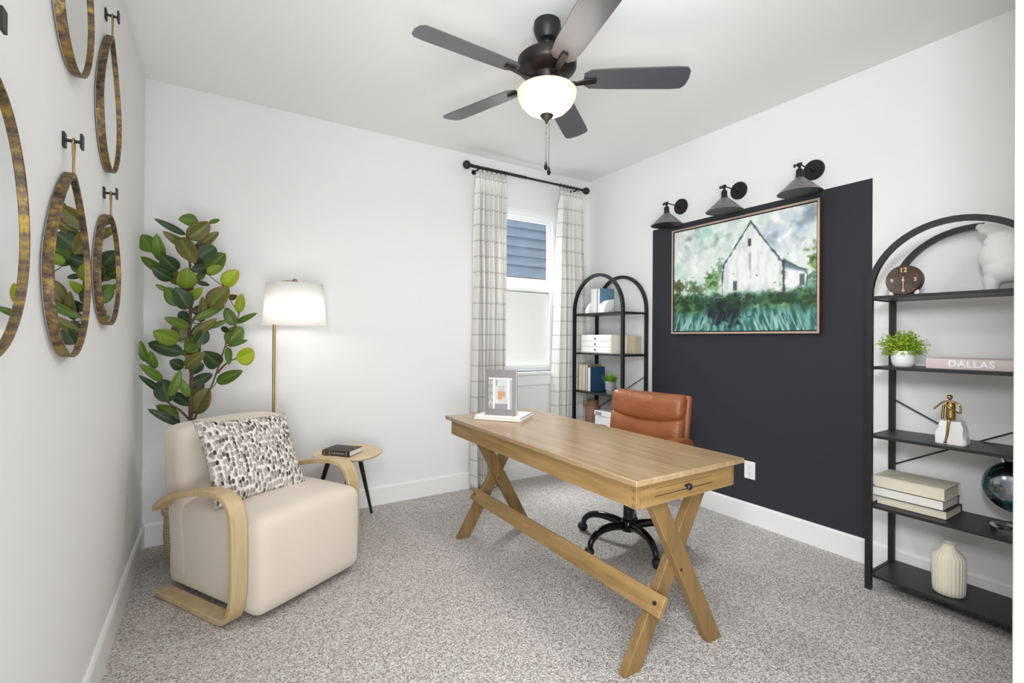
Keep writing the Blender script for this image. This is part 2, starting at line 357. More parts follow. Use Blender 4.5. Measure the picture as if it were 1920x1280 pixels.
# plant data: leaf base, tip, width, tone; trunk and branch lines (metres)
LEAVES= [(0.271,3.158,1.874,0.185,3.093,1.858,0.063,1),(0.216,3.178,1.794,0.079,3.119,1.854,0.035,0),(0.226,3.138,1.768,0.327,3.114,1.867,0.085,2),(0.322,3.24,1.886,0.376,3.272,1.919,0.023,1),(0.219,3.222,1.736,0.111,3.173,1.801,0.046,2),(0.263,3.194,1.726,0.371,3.153,1.826,0.051,2),(0.189,3.151,1.771,0.266,3.086,1.63,0.085,2),(0.272,3.156,1.67,0.354,3.206,1.748,0.091,0),(0.262,3.229,1.623,0.301,3.262,1.677,0.073,0),(0.297,3.226,1.594,0.403,3.173,1.711,0.099,1),(0.315,3.167,1.589,0.385,3.175,1.637,0.051,3),(0.064,3.218,1.689,0.015,3.257,1.787,0.084,1),(0.103,3.236,1.645,0.085,3.168,1.784,0.055,1),(0.13,3.203,1.583,0.015,3.217,1.662,0.048,1),(0.155,3.191,1.544,0.068,3.136,1.605,0.06,0),(0.176,3.187,1.595,0.107,3.119,1.669,0.08,0),(0.182,3.242,1.52,0.124,3.283,1.628,0.061,2),(0.217,3.196,1.498,0.218,3.158,1.613,0.093,3),(0.262,3.239,1.556,0.306,3.239,1.606,0.036,1),(0.263,3.236,1.545,0.328,3.275,1.532,0.026,0),(0.395,3.191,1.524,0.467,3.169,1.618,0.08,4),(0.391,3.202,1.53,0.402,3.182,1.586,0.021,1),(0.232,3.149,1.385,0.172,3.112,1.498,0.085,0),(0.216,3.228,1.439,0.295,3.154,1.509,0.051,3),(0.196,3.136,1.402,0.13,3.143,1.498,0.074,1),(0.137,3.164,1.481,0.084,3.158,1.511,0.025,1),(0.325,3.187,1.4,0.421,3.155,1.517,0.098,2),(0.424,3.25,1.461,0.464,3.197,1.475,0.034,2),(0.469,3.18,1.373,0.484,3.128,1.482,0.049,4),(0.286,3.206,1.312,0.295,3.165,1.459,0.046,2),(0.257,3.173,1.326,0.405,3.197,1.414,0.043,1),(0.45,3.168,1.299,0.404,3.167,1.402,0.058,1),(0.462,3.239,1.316,0.567,3.173,1.376,0.032,1),(0.237,3.137,1.284,0.127,3.089,1.335,0.05,1),(0.184,3.222,1.208,0.204,3.228,1.326,0.092,2),(0.245,3.158,1.239,0.365,3.125,1.337,0.045,2),(0.326,3.151,1.286,0.413,3.136,1.328,0.031,1),(0.267,3.135,1.194,0.317,3.153,1.275,0.07,0),(0.407,3.238,1.197,0.497,3.291,1.29,0.094,1),(0.424,3.218,1.267,0.384,3.273,1.288,0.032,0),(0.189,3.132,1.209,0.081,3.093,1.262,0.085,3),(0.205,3.246,1.141,0.042,3.274,1.198,0.077,0),(0.212,3.179,1.163,0.282,3.231,1.213,0.091,1),(0.287,3.204,1.167,0.184,3.239,1.136,0.041,1),(0.415,3.165,1.183,0.514,3.112,1.215,0.031,1),(0.42,3.183,1.172,0.423,3.122,1.075,0.037,1),(0.456,3.176,1.108,0.556,3.23,1.143,0.095,4),(0.375,3.17,1.069,0.298,3.091,1.155,0.088,0),(0.218,3.135,1.065,0.31,3.079,1.15,0.062,2),(0.206,3.224,1.06,0.145,3.195,1.103,0.061,0),(0.363,3.165,0.976,0.49,3.098,1.043,0.064,1),(0.041,3.248,1.093,0.015,3.227,1.213,0.038,1),(0.085,3.155,1.063,0.071,3.083,1.162,0.039,1),(0.118,3.137,0.999,0.027,3.08,1.092,0.045,1),(0.109,3.211,0.934,0.015,3.152,1.032,0.032,0),(0.15,3.135,0.91,0.198,3.124,1.056,0.044,1),(0.145,3.16,0.878,0.108,3.22,1.003,0.099,0),(0.235,3.145,0.903,0.186,3.139,1.016,0.042,1),(0.254,3.223,0.801,0.328,3.2,0.943,0.098,2),(0.185,3.249,0.787,0.083,3.235,0.858,0.053,1),(0.198,3.159,0.754,0.056,3.137,0.853,0.042,0),(0.245,3.134,0.754,0.299,3.113,0.772,0.042,1)]
TRUNK= [(0.243, 3.2, 0.744), (0.242, 3.2, 0.907), (0.245, 3.2, 1.06), (0.233, 3.2, 1.214), (0.239, 3.2, 1.367), (0.248, 3.2, 1.49), (0.233, 3.2, 1.642), (0.224, 3.2, 1.774)]
BR=[[(0.26,3.17,0.777),(0.294,3.17,0.866),(0.336,3.17,0.946),(0.371,3.17,1.058),(0.406,3.17,1.183),(0.45,3.17,1.277),(0.473,3.17,1.373)],[(0.367,3.17,1.027),(0.406,3.17,1.078),(0.456,3.17,1.109)],[(0.241,3.23,0.759),(0.19,3.23,0.825),(0.14,3.23,0.869),(0.103,3.23,0.952),(0.078,3.23,1.053),(0.042,3.23,1.094)],[(0.23,3.2,0.724),(0.196,3.2,0.748),(0.179,3.2,0.8)],[(0.244,3.18,1.315),(0.282,3.18,1.367),(0.325,3.18,1.41),(0.395,3.18,1.523)],[(0.238,3.22,1.501),(0.178,3.22,1.548),(0.129,3.22,1.595),(0.088,3.22,1.662)],[(0.247,3.22,1.265),(0.326,3.22,1.276),(0.406,3.22,1.33)]]
# ================================================================ CEILING FAN
M['chainm'] = mat('dark_chain', '1a1614', .9, spec=.05)
fc = Vector((1.688, 1.838, 0))
fan = thing('ceiling_fan', 'dark bronze five blade ceiling fan with a lit glass bowl, hung from the ceiling', 'ceiling fan', (fc.x, fc.y, CH))
def P(x, y, z): return (fc.x+x, fc.y+y, z)
MB().lathe([(0, CH-.001), (.062, CH-.001), (.066, CH-.03), (.06, CH-.055), (.045, CH-.085), (.02, CH-.088), (0, CH-.088)], (fc.x, fc.y, 0), 32).build('canopy', 'blackmetal', fan)
dr = MB().cyl(P(0, 0, CH-.10), P(0, 0, 2.60), .011); dr.lathe([(0, 2.632), (.017, 2.63), (.02, 2.618), (.017, 2.60), (.03, 2.592), (.03, 2.585), (0, 2.585)], (fc.x, fc.y, 0), 24)
dr.ball(P(0, 0, CH-.094), .024, 16); dr.build('downrod', 'blackmetal', fan)
MB().lathe([(0, 2.592), (.06, 2.59), (.125, 2.575), (.14, 2.56), (.14, 2.525), (.132, 2.512), (.105, 2.50), (.07, 2.487), (.066, 2.462), (.062, 2.455), (0, 2.455)], (fc.x, fc.y, 0), 48).build('motor_housing', 'bronze', fan)
bz = 2.462
for k in range(5):
    a = radians(-34.5+72*k); ca, sa = cos(a), sin(a); pit = radians(-12)
    def Q(r, w, h=0):                     # r along the blade, w across it
        c, s = cos(pit), sin(pit); return (fc.x+r*ca-(w*c)*sa, fc.y+r*sa+(w*c)*ca, bz+w*s+h)
    out = [(.175, -.035), (.205, -.058), (.30, -.064), (.60, -.070), (.645, -.066), (.662, -.045), (.668, 0), (.662, .045), (.645, .066), (.60, .070), (.30, .064), (.205, .058), (.175, .035)]
    bl = MB(); bl.prism([Q(r, w, .004) for r, w in out], (0, 0, .006)); b = bl.build('blade', 'bladem', fan)
    ir = MB()
    pts = [(.075, 0, .012), (.10, 0, -.008), (.14, 0, -.014), (.18, 0, -.006), (.235, 0, -.001)]
    ws = [.034, .022, .024, .034, .03]
    top = []; bot = []
    n = len(pts); vs = []
    for (r, w, h), wd in zip(pts, ws):
        for sx, hh in ((-1, -.004), (1, -.004), (1, .004), (-1, .004)): vs.append(Q(r, sx*wd/2, h+hh))
    fs = [(i*4+q, i*4+(q+1) % 4, (i+1)*4+(q+1) % 4, (i+1)*4+q) for i in range(n-1) for q in range(4)]+[(3, 2, 1, 0), (n*4-4, n*4-3, n*4-2, n*4-1)]
    ir.add(vs, fs); ir.build('blade_bracket', 'bronze', fan, bevel=.003)
fit = MB().lathe([(0, 2.458), (.05, 2.458), (.055, 2.43), (.075, 2.42), (.098, 2.415), (.10, 2.408), (0, 2.405)], (fc.x, fc.y, 0), 40); fit.build('light_fitter', 'bronze', fan)
bm_ = mat('lit_alabaster_glass', 'fff1dc', .4); bm_.node_tree.nodes['Principled BSDF'].inputs['Emission Color'].default_value = (1, .87, .70, 1); bm_.node_tree.nodes['Principled BSDF'].inputs['Emission Strength'].default_value = .12
bt_ = NT(bm_); mx = bt_.n('MixShader', {0: .6, 1: bt_.b.outputs[0], 2: bt_.n('BsdfTranslucent', {'Color': (.085, .060, .043, 1)}).outputs[0]}); bt_.link(mx.outputs[0], bt_.t.nodes['Material Output'].inputs[0])
bp = [(.134, 2.418), (.141, 2.41), (.138, 2.385), (.122, 2.352), (.095, 2.325), (.06, 2.307), (.03, 2.30), (0, 2.298)]
MB().lathe(bp, (fc.x, fc.y, 0), 48).build('glass_bowl', bm_, fan)
MB().lathe([(0, 2.297), (.028, 2.303), (.032, 2.298), (.026, 2.288), (.013, 2.28), (.008, 2.272), (.006, 2.262), (0, 2.26)], (fc.x, fc.y, 0), 24).build('finial', 'bronze', fan)
for dx, dy, z1 in ((-.002, .002, 2.05), (.009, -.007, 2.025)):
    c = MB()
    zz = 2.262
    c.cyl(P(dx, dy, zz), P(dx, dy, z1+.03), .0013, 6)
    for q in range(0): pass
    c.ball(P(dx, dy, 2.21-dx*2), .003, 8)
    ch = c.build('pull_chain', 'chainm', fan)
    MB().lathe([(0, z1+.034), (.003, z1+.03), (.0085, z1+.01), (.009, z1), (.005, z1-.009), (0, z1-.011)], P(dx, dy, 0), 14).build('pull_weight', 'chainm', ch)
L_ = bpy.data.lights.new('fan_bulb', 'POINT'); L_.energy = 13; L_.color = (1, .88, .74); L_.shadow_soft_size = .035
lo = bpy.data.objects.new('fan_bulb', L_); COL.objects.link(lo); lo.location = (fc.x, fc.y, 2.365)
L_ = bpy.data.lights.new('fan_down_fill', 'AREA'); L_.shape = 'DISK'; L_.size = .26; L_.energy = 6; L_.color = (.98, .99, 1)  # extra disk light added below the bowl to brighten floor and walls
lo = bpy.data.objects.new('fan_down_fill', L_); COL.objects.link(lo); lo.location = (fc.x, fc.y, 2.25)

L_ = bpy.data.lights.new('fan_under_fill', 'POINT'); L_.energy = 2.5; L_.color = (1, .93, .84); L_.shadow_soft_size = .14  # extra point light added under the bowl, lifts blades and ceiling
lo = bpy.data.objects.new('fan_under_fill', L_); COL.objects.link(lo); lo.location = (fc.x, fc.y, 2.14)
# ================================================================ MIRRORS AND HOOKS ON THE LEFT WALL
def teardrop(yc, zt, zb, hw, point, n=64, inset=0.0):
    H = zt-zb; zc = zb+min(H*.46, hw*1.15); out = []
    for k in range(n):
        a = 2*pi*k/n; y = sin(a); z = -cos(a)
        if z < 0: pz = zc+z*(zc-zb-inset); py = y*(hw-inset)
        else:
            t = z; pz = zc+t*(zt-inset*(2.2 if point > .5 else 1)-zc); w = sqrt(max(0, 1-t*t)); w2 = (1-t)**.62
            py = (1 if y >= 0 else -1)*(hw-inset)*(w*(1-point)+w2*point) if abs(y) > 1e-6 else 0
            if point: py = (1 if y >= 0 else -1)*(hw-inset)*((w**1.0)*(1-point)+(1-t**1.6)*point*1.0) if abs(y) > 1e-6 else 0
        out.append((yc+py, pz))
    return out
def mirror(yc, zt, zb, hw, point, hook_z, label):
    t = thing('wall_mirror', label, 'mirror', (0, yc, zb), 0, 'antique brass teardrop mirrors hung on the left wall')
    o = teardrop(yc, zt, zb, hw, point); i = teardrop(yc, zt, zb, hw, point, inset=.0058)
    MB().ring([(.005, y, z) for y, z in o], [(.005, y, z) for y, z in i], (.022, 0, 0)).build('frame', 'antique', t, bevel=.0015)
    i2 = teardrop(yc, zt, zb, hw, point, inset=.005)
    MB().prism([(.003, y, z) for y, z in i2], (.016, 0, 0)).build('mirror_glass', 'mirror', t, flat=True)
    if hook_z:
        h = MB(); h.cyl((.022, yc, zt-.004), (.022, yc, zt+(hook_z-zt)*.42), .0032, 8)
        zl = zt+(hook_z-zt)*.4; top = hook_z+.0075
        lp = [(.022, yc+sin(2*pi*k/20)*.013*(.35+.65*(.5-.5*cos(2*pi*k/20))), zl+(top-zl)*(.5-.5*cos(2*pi*k/20))) for k in range(20)]
        h.tube(lp, .0028, 8, closed=True); h.build('hanging_loop', 'brass', t)
    return t
def hook(y, z, label):
    t = thing('wall_hook', label, 'hook', (0, y, z), 0, 'black wall hooks for the mirrors')
    MB().box((0, y-.013, z-.02), (.006, y+.013, z+.02)).build('wall_plate', 'blackmetal', t, bevel=.002)
    MB().cyl((.006, y, z), (.036, y, z), .0045, 12).build('pin', 'blackmetal', t)
    MB().box((.036, y-.012, z-.019), (.042, y+.012, z+.021)).build('end_plate', 'blackmetal', t, bevel=.0015)
for a in ((1.735, 1.682, 1.180, .204, .72, 1.768, 'large teardrop brass mirror hanging in the middle, reflecting the plant'),
          (2.29, 1.684, 1.277, .205, .12, 1.766, 'smallest rounded brass mirror, hanging nearest the leafy plant'),
          (2.30, 2.356, 1.850, .186, .8, 2.43, 'slender teardrop brass mirror hanging high, nearest the far corner'),
          (1.77, 2.50, 1.972, .192, .8, 2.58, 'brass mirror cut off by the top edge of the photo'),
          (1.155, 1.70, 1.195, .205, .12, 1.778, 'brass mirror cut off by the left edge of the photo')): mirror(*a)
hook(1.735, 1.768, 'black hook holding the large middle teardrop mirror'); hook(2.29, 1.766, 'black hook holding the smallest rounded mirror')
hook(2.30, 2.43, 'black hook holding the high slender teardrop mirror'); hook(1.77, 2.58, 'black hook above the mirror cut off by the top edge'); hook(1.155, 1.778, 'black hook at the left edge of the photo')
# ================================================================ PLANT
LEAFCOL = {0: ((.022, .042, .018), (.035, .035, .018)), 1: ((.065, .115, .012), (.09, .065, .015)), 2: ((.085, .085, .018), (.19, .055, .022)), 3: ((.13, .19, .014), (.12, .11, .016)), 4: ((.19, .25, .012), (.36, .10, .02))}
pl = thing('rubber_plant', 'tall leafy artificial rubber plant in a woven basket behind the cream armchair', 'plant', (.25, 3.24, 0))
lv = MB(); lcol = []
def leaf(mb, col, p, q, w, k, rnd, nu=11, nv=8):
    p, q = Vector(p), Vector(q); d = q-p; L = d.length; d.normalize()
    view = (Vector((.35, 0, 1.25))-p).normalized(); s = d.cross(view).normalized(); up = s.cross(d).normalized()
    if up.z < 0: pass
    tw = rnd.uniform(-.35, .35); s = (s*cos(tw)+up*sin(tw)); up = d.cross(s); up = up if up.dot(view) > 0 else -up
    base = len(mb.v); vs = []; W_ = w/max(.5, cos(tw)); curl = rnd.uniform(.02, .10)*L; fold = rnd.uniform(.05, .3)
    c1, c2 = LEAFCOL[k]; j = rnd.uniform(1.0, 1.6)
    for i in range(nu+1):
        t = i/nu; wd = W_*.5*(sin(pi*t**.82)**.62)*(1-.0*t) if 0 < t < 1 else 0
        c = p+d*(L*t)-up*(curl*(2*t-1)**2-curl)*-1*(-1)
        for v in range(nv+1):
            x = 2*v/nv-1; pt = c+s*(wd*x)+up*(fold*wd*abs(x)); pt.x = max(pt.x, .008); pt.y = min(pt.y, BW-.02); vs.append(pt)
            vein = .10 if v == nv//2 else 0
            sv = .5+.5*sin((t*7-abs(x)*1.6)*2*pi*.9)
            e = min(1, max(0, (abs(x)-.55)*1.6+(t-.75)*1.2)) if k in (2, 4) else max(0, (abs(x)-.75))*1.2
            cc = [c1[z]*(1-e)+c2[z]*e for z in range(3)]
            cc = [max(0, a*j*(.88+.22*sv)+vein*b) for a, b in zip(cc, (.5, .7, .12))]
            col.append(tuple(cc)+(1,))
    fs = []
    for i in range(nu):
        for v in range(nv):
            a = i*(nv+1)+v; fs.append((a, a+1, a+nv+2, a+nv+1))
    mb.add(vs, fs)
def colmesh(name, mb, cols, m, parent, smooth=True, solid=0):
    me = bpy.data.meshes.new(name); me.from_pydata(mb.v, [], mb.f); at = me.color_attributes.new('Col', 'FLOAT_COLOR', 'POINT')
    at.data.foreach_set('color', [x for c in cols for x in c])
    for p in me.polygons: p.use_smooth = smooth
    me.materials.append(M[m]); o = bpy.data.objects.new(name, me); COL.objects.link(o)
    if solid: s = o.modifiers.new('solid', 'SOLIDIFY'); s.thickness = solid
    if parent: attach(o, parent)
    return o
rl = random.Random(3)
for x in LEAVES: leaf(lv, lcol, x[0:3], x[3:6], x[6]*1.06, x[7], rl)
# smaller leaves around the back of the trunk so that the plant is full from other sides
for k in range(16):
    z = .85+k*.058; a = rl.uniform(.2, 2.6); p = Vector((.24, 3.2, z)); q = p+Vector((cos(a)*.12, abs(sin(a))*.13, rl.uniform(.02, .08))); leaf(lv, lcol, p, q, .06, 0, rl)
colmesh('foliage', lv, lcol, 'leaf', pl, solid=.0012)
tk = MB(); tr = [(.25, 3.235, .20), (.247, 3.215, .5)]+TRUNK; tk.tube(crv(tr, 5), [.013-.009*i/(5*(len(tr)-1)) for i in range(5*(len(tr)-1)+1)], 10)
for b in BR:
    b = [tuple(x) for x in b]; near = min(tr, key=lambda p: abs(p[2]-(b[0][2]-.05))); bb = crv([near]+b, 4) if b[0] != (0.367, 3.17, 1.027) else crv(b, 4)
    tk.tube(bb, [.0065-.004*i/(len(bb)-1) for i in range(len(bb))], 8)
for x in LEAVES:
    p = Vector(x[0:3]); d = Vector(x[3:6])-p
    alln = [Vector(q) for q in TRUNK]+[Vector(q) for b in BR for q in b]; nr = min(alln, key=lambda q: (q-p).length+max(0, (q.z-p.z))*1.5)
    tk.tube(crv([nr, (nr+p)/2+Vector((0, 0, -.006)), p, p+d*.12], 3), .0022, 6)
tk.build('stem', 'bark', pl)
m = M['basket'] = mat('woven_basket', 'c9b79a', .8); t = NT(m); o = t.obj(); s = t.n('SeparateXYZ', {0: o})
wv = t.math('SINE', t.math('MULTIPLY', s.outputs[2], 420.0)); t.link(t.mix(t.noise(t.mapping(o, (8, 8, 60)), 3, 3), lin('b5a283'), lin('d9c9ae')), t.b.inputs['Base Color']); t.bump(wv, .5, .004)
bk = [(0, .001), (.112, .001), (.12, .02), (.132, .14), (.128, .25), (.140, .262), (.142, .292), (.134, .297), (.122, .292), (.118, .262), (.115, .20), (0, .20)]
MB().lathe(bk, (.25, 3.24, 0), 40).build('basket', 'basket', pl)
sb = MB(); sb.lathe([(.118, .205), (.06, .222), (0, .225)], (.25, 3.24, 0), 30); sb.build('soil', 'soil', pl)
for k in range(10):
    a = k*.63; MB().ball((.25+.085*cos(a), 3.24+.085*sin(a), .235), .02, 10, (1, .8, .6)).build('pebble', 'white', pl)
# ================================================================ FLOOR LAMP
lx, ly = .775, 3.225
fl = thing('floor_lamp', 'brass floor lamp with a white drum shade standing behind the armchair', 'floor lamp', (.655, 3.225, 0))
MB().lathe([(0, 0), (.125, 0), (.125, .012), (.118, .018), (.02, .022), (.014, .035), (0, .035)], (.66, ly, 0), 40).build('base', 'brass', fl)
MB().cyl((.66, ly, .03), (.66, ly, 1.50), .0085, 16).build('pole', 'brass', fl)
ar = MB(); ar.tube(crv([(.66, ly, 1.50), (.665, ly, 1.545), (.70, ly, 1.572), (lx, ly, 1.583)], 6), .0055, 10); ar.cyl((lx, ly, 1.585), (lx, ly, 1.47), .006, 12); ar.build('arm', 'brass', fl)
MB().ball((lx, ly, 1.583), .014, 16).build('finial', 'brass', fl)
so = MB().cyl((lx, ly, 1.47), (lx, ly, 1.42), .018, 16); so.build('socket', 'brass', fl)
bulbm = mat('lit_bulb', 'ffffff', .4); bulbm.node_tree.nodes['Principled BSDF'].inputs['Emission Color'].default_value = (1, .95, .88, 1); bulbm.node_tree.nodes['Principled BSDF'].inputs['Emission Strength'].default_value = 8
MB().ball((lx, ly, 1.395), .028, 16).build('bulb', bulbm, fl)
M['shade'] = translucent('linen_shade', 'fdfcfa', .65)
bot, top = [], []
for k in range(56): a = 2*pi*k/56; bot.append((lx+.184*cos(a), ly+.184*sin(a), 1.308)); top.append((lx+.163*cos(a), ly+.163*sin(a), 1.562))
sh = MB().add(bot+top, [(i, (i+1) % 56, 56+(i+1) % 56, 56+i) for i in range(56)]); o = sh.build('lamp_shade', 'shade', fl)
s_ = o.modifiers.new('solid', 'SOLIDIFY'); s_.thickness = .003
spd = MB()
for k in range(3): a = 2*pi*k/3+.4; spd.cyl((lx, ly, 1.555), (lx+.162*cos(a), ly+.162*sin(a), 1.555), .0015, 6)
spd.build('spider', 'brass', fl)
L_ = bpy.data.lights.new('lamp_bulb', 'POINT'); L_.energy = 1.5; L_.color = (1, .96, .91); L_.shadow_soft_size = .035
lo = bpy.data.objects.new('lamp_bulb', L_); COL.objects.link(lo); lo.location = (lx, ly, 1.36)
# ================================================================ SIDE TABLE AND BOOK
tx, ty, tz = 1.088, 3.155, .50
st = thing('side_table', 'small round light wood side table with black legs by the back wall', 'side table', (tx, ty, 0))
MB().lathe([(0, tz-.024), (.195, tz-.024), (.212, tz-.012), (.213, tz-.004), (.209, tz), (0, tz)], (tx, ty, 0), 64).build('table_top', 'tabletop', st, angle=25)
for a in (44, 150, 255):
    a = radians(a); r = .29 if a < 1 else (.27 if a > 4 else .26)
    MB().tube([(tx+.115*cos(a), ty+.115*sin(a), tz-.026), (tx+r*cos(a), ty+r*sin(a), 0)], [.0165, .0085], 14).build('leg', 'blackmetal', st)
def book(mb_frame, label, cover, pages='pages', size=(.15, .2, .03), group=None, M4=None, hinge='x0', name='book', ct=.0025, parent=None):
    """size = depth (spine to fore edge, x), length (y), thickness (z), in its own frame, spine at x=0"""
    M4 = M4 or Matrix.Identity(4); dx, dy, dz = size
    t = thing(name, label, 'book', tuple(M4 @ Vector((dx/2, dy/2, 0))), 0, group)
    c = MB()
    c.prism([(x, 0, z) for x, z in ((dx, 0), (.004, 0), (0, ct), (-.0015, dz/2), (0, dz-ct), (.004, dz), (dx, dz), (dx, dz-ct), (.004, dz-ct), (.004, ct), (dx, ct))], (0, dy, 0))
    local(c, M4).build('cover', cover, t, angle=50)
    local(MB().box((.004, .004, ct), (dx-.004, dy-.004, dz-ct)), M4).build('pages', pages, t, flat=True)
    return t
def frame(o, xd, yd, zd):
    x, y, z = Vector(xd).normalized(), Vector(yd).normalized(), Vector(zd).normalized()
    return Matrix(((x.x, y.x, z.x, o[0]), (x.y, y.y, z.y, o[1]), (x.z, y.z, z.z, o[2]), (0, 0, 0, 1)))
# black book: spine faces the camera
a0 = Vector((.925, 3.135, tz)); yd = Vector((.13, -.135, 0)).normalized(); xd = Vector((-yd.y, yd.x, 0))
m = mat('charcoal_cover', '37312f', .5)
bt = book(None, 'small dark brown book lying on the round side table', m, 'pagesw', (.145, .19, .036), M4=frame(a0, xd, yd, (0, 0, 1)), name='book')
or_ = MB(); F4 = frame(a0, xd, yd, (0, 0, 1))
for y0, y1 in ((.012, .016), (.052, .056), (.168, .172)): or_.box((-.0022, y0, .004), (-.0005, y1, .032))
for k in range(14):
    y = .066+k*.0068; or_.box((-.0022, y, .012+.003*sin(k*1.7)), (-.0008, y+.003, .024+.003*cos(k*2.1)))
for k in range(12): q = k/12*2*pi; or_.box((-.0022, .033+.012*cos(q)-.0012, .018+.010*sin(q)-.0012), (-.0008, .033+.012*cos(q)+.0012, .018+.010*sin(q)+.0012))
local(or_, F4).build('spine_ornament', mat('pale_foil', 'b5a99a', .5), bt, flat=True)['label'] = 'pale ornamental print on the spine'
# ================================================================ ARMCHAIR
cth = radians(30); CO = (0.500, 2.268, 0)
ac = thing('armchair', 'cream upholstered armchair with curved light bentwood arms', 'armchair', CO, cth)
A4 = Matrix.Translation(CO) @ Matrix.Rotation(cth, 4, 'Z')
def softbox(name, rows, m, parent, A4, sub=2):
    """rows: list of (list of 4 corner points) loops from bottom to top -> smooth lofted block with crease control"""
def rbox(a, b, r, n=4, fn=None):          # rounded box as dense grid, deformable through fn
    a, b = Vector(a), Vector(b); mb = MB(); c = (a+b)/2; h = (b-a)/2; N = 14
    def face(ax, sg):
        o1, o2 = [(1, 2), (2, 0), (0, 1)][ax]; base = len(mb.v); vs = []
        for i in range(N+1):
            for j in range(N+1):
                p = Vector((0, 0, 0)); p[ax] = sg*h[ax]
                def sp(t, hh):            # denser samples near the edges
                    x = -1+2*t/N; return (hh)*(x*(1.5-.5*x*x))
                p[o1] = sp(i, h[o1]); p[o2] = sp(j, h[o2])
                q = Vector([max(-h[k]+r, min(h[k]-r, p[k])) for k in range(3)]); d = p-q
                if d.length > 1e-9: p = q+d.normalized()*min(r, d.length) if d.length > r else q+d
                vs.append(c+p)
        fs = []
        for i in range(N):
            for j in range(N):
                k = i*(N+1)+j; fs.append((k, k+1, k+N+2, k+N+1))
        mb.add(vs, fs)
    for ax in range(3):
        for sg in (-1, 1): face(ax, sg)
    if fn: mb.v = [tuple(fn(Vector(v))) for v in mb.v]
    return mb
def seatfn(v):                            # crown on the top, slight bulge on the front, tapered toe
    a, b, z = v
    t = min(1, max(0, (z-.25)/.2)); z += t*.028*(1-((a-.305)/.32)**2)*max(0, 1-((b-.25)/.5)**2)
    if b < .15: b += -.012*(1-((z-.25)/.25)**2)*(1-((a-.305)/.31)**2)
    if b < .2 and z < .08: b += (.08-z)*.25
    return Vector((a, b, z))
o = local(rbox((.016, 0, .022), (.60, .72, .445), .05, fn=seatfn), A4).build('seat', 'boucle', ac, angle=80); 
def backfn(v):
    a, b, z = v; f = (z-.10)/.7; b += .095*f
    if z > .6: z += .02*(1-((a-.305)/.32)**2)
    if z > .4: b += -.02*(1-((a-.305)/.33)**2)*(1 if b < .6 else 0)
    return Vector((a, b, z))
local(rbox((.012, .51, .05), (.604, .695, .785), .055, fn=backfn), A4).build('backrest', 'boucle', ac, angle=80)
path = [(.695, .408), (.66, .435), (.58, .478), (.42, .523), (.28, .549), (.18, .549), (.12, .525), (.090, .475), (.080, .40), (.078, .28), (.080, .16), (.092, .085), (.12, .036), (.17, .017), (.3, .015), (.45, .015), (.66, .015)]
for s in (-.022, .616):
    pp = crv([(s, b, z) for b, z in path], 5)
    local(MB().strap(pp, (1, 0, 0), .072, .026), A4).build('arm_frame', 'bent', ac, bevel=.005, seg=3, angle=30)
# rail screws under each side tie the arms to the body
for s in (-.012, .624): local(MB().cyl((s-.004, .42, .10), (s+.004, .42, .10), .012, 14), A4)
# pillow
m = M['pillow'] = mat('dotted_pillow_fabric', 'e6e0da', .85, spec=.1); t = NT(m); uv = t.n('UVMap').outputs[0] if False else t.n('Attribute', attribute_name='puv').outputs['Vector']
v = t.mapping(uv, (34, 19, 1)); wv = t.noise(uv, 5, 2)
v2 = t.n('VectorMath', {0: v, 1: (0, 0, 0)}, operation='ADD').outputs[0]
ve = t.n('TexVoronoi', {'Vector': v2, 'Scale': 1.0, 'Randomness': .8}, feature='DISTANCE_TO_EDGE', voronoi_dimensions='2D').outputs['Distance']
vc = t.n('SeparateColor', {0: t.n('TexVoronoi', {'Vector': v2, 'Scale': 1.0, 'Randomness': .8}, voronoi_dimensions='2D').outputs['Color']}).outputs[0]
vd = t.n('TexVoronoi', {'Vector': v2, 'Scale': 1.0, 'Randomness': .8}, voronoi_dimensions='2D').outputs['Distance']
dot = t.ramp(vc, [(0, '3b3331'), (.16, '6b625d'), (.34, '948a84'), (.7, 'b3aaa3')])
t.link(t.mix(t.ramp(vd, [(.43, 'ffffff'), (.53, '000000')]), lin('e6dfd8'), dot), t.b.inputs['Base Color'])
t.bump(t.noise(uv, 120, 2), .1, .001)
def pillow(label, c, ux, uy, w, h, th_):
    c = Vector(c); ux = Vector(ux).normalized(); uy = Vector(uy); uy = (uy-ux*uy.dot(ux)).normalized(); nz = ux.cross(uy)
    N = 26; vs = []; fs = []; uvs = []
    for sgn in (1, -1):
        base = len(vs)
        for i in range(N+1):
            for j in range(N+1):
                x = -1+2*i/N; y = -1+2*j/N; x = x*(1.3-.3*x*x); y = y*(1.3-.3*y*y)
                px = x*w/2*(1-.09*(1-y*y)*abs(x)**2); py = y*h/2*(1-.09*(1-x*x)*abs(y)**2)
                hgt = th_/2*((1-x*x)*(1-y*y))**.42
                hgt += .004*sin(9*x+3*y)*(1-abs(y))*(1-abs(x))
                vs.append(c+ux*px+uy*py+nz*hgt*sgn); uvs.append((px/w*1.0+(.37 if sgn < 0 else 0), py/w, 0))
        for i in range(N):
            for j in range(N): k = base+i*(N+1)+j; q = (k, k+N+1, k+N+2, k+1); fs.append(q if sgn > 0 else q[::-1])
    me = bpy.data.meshes.new('throw_pillow'); me.from_pydata(vs, [], fs); at = me.attributes.new('puv', 'FLOAT_VECTOR', 'POINT')
    at.data.foreach_set('vector', [z for q in uvs for z in q])
    bm = bmesh.new(); bm.from_mesh(me); bmesh.ops.remove_doubles(bm, verts=bm.verts, dist=1e-5); bm.to_mesh(me); bm.free()
    for p in me.polygons: p.use_smooth = True
    me.materials.append(M['pillow']); o = bpy.data.objects.new('throw_pillow', me); COL.objects.link(o); tag(o, label, 'pillow'); return o
R3 = A4.to_3x3()
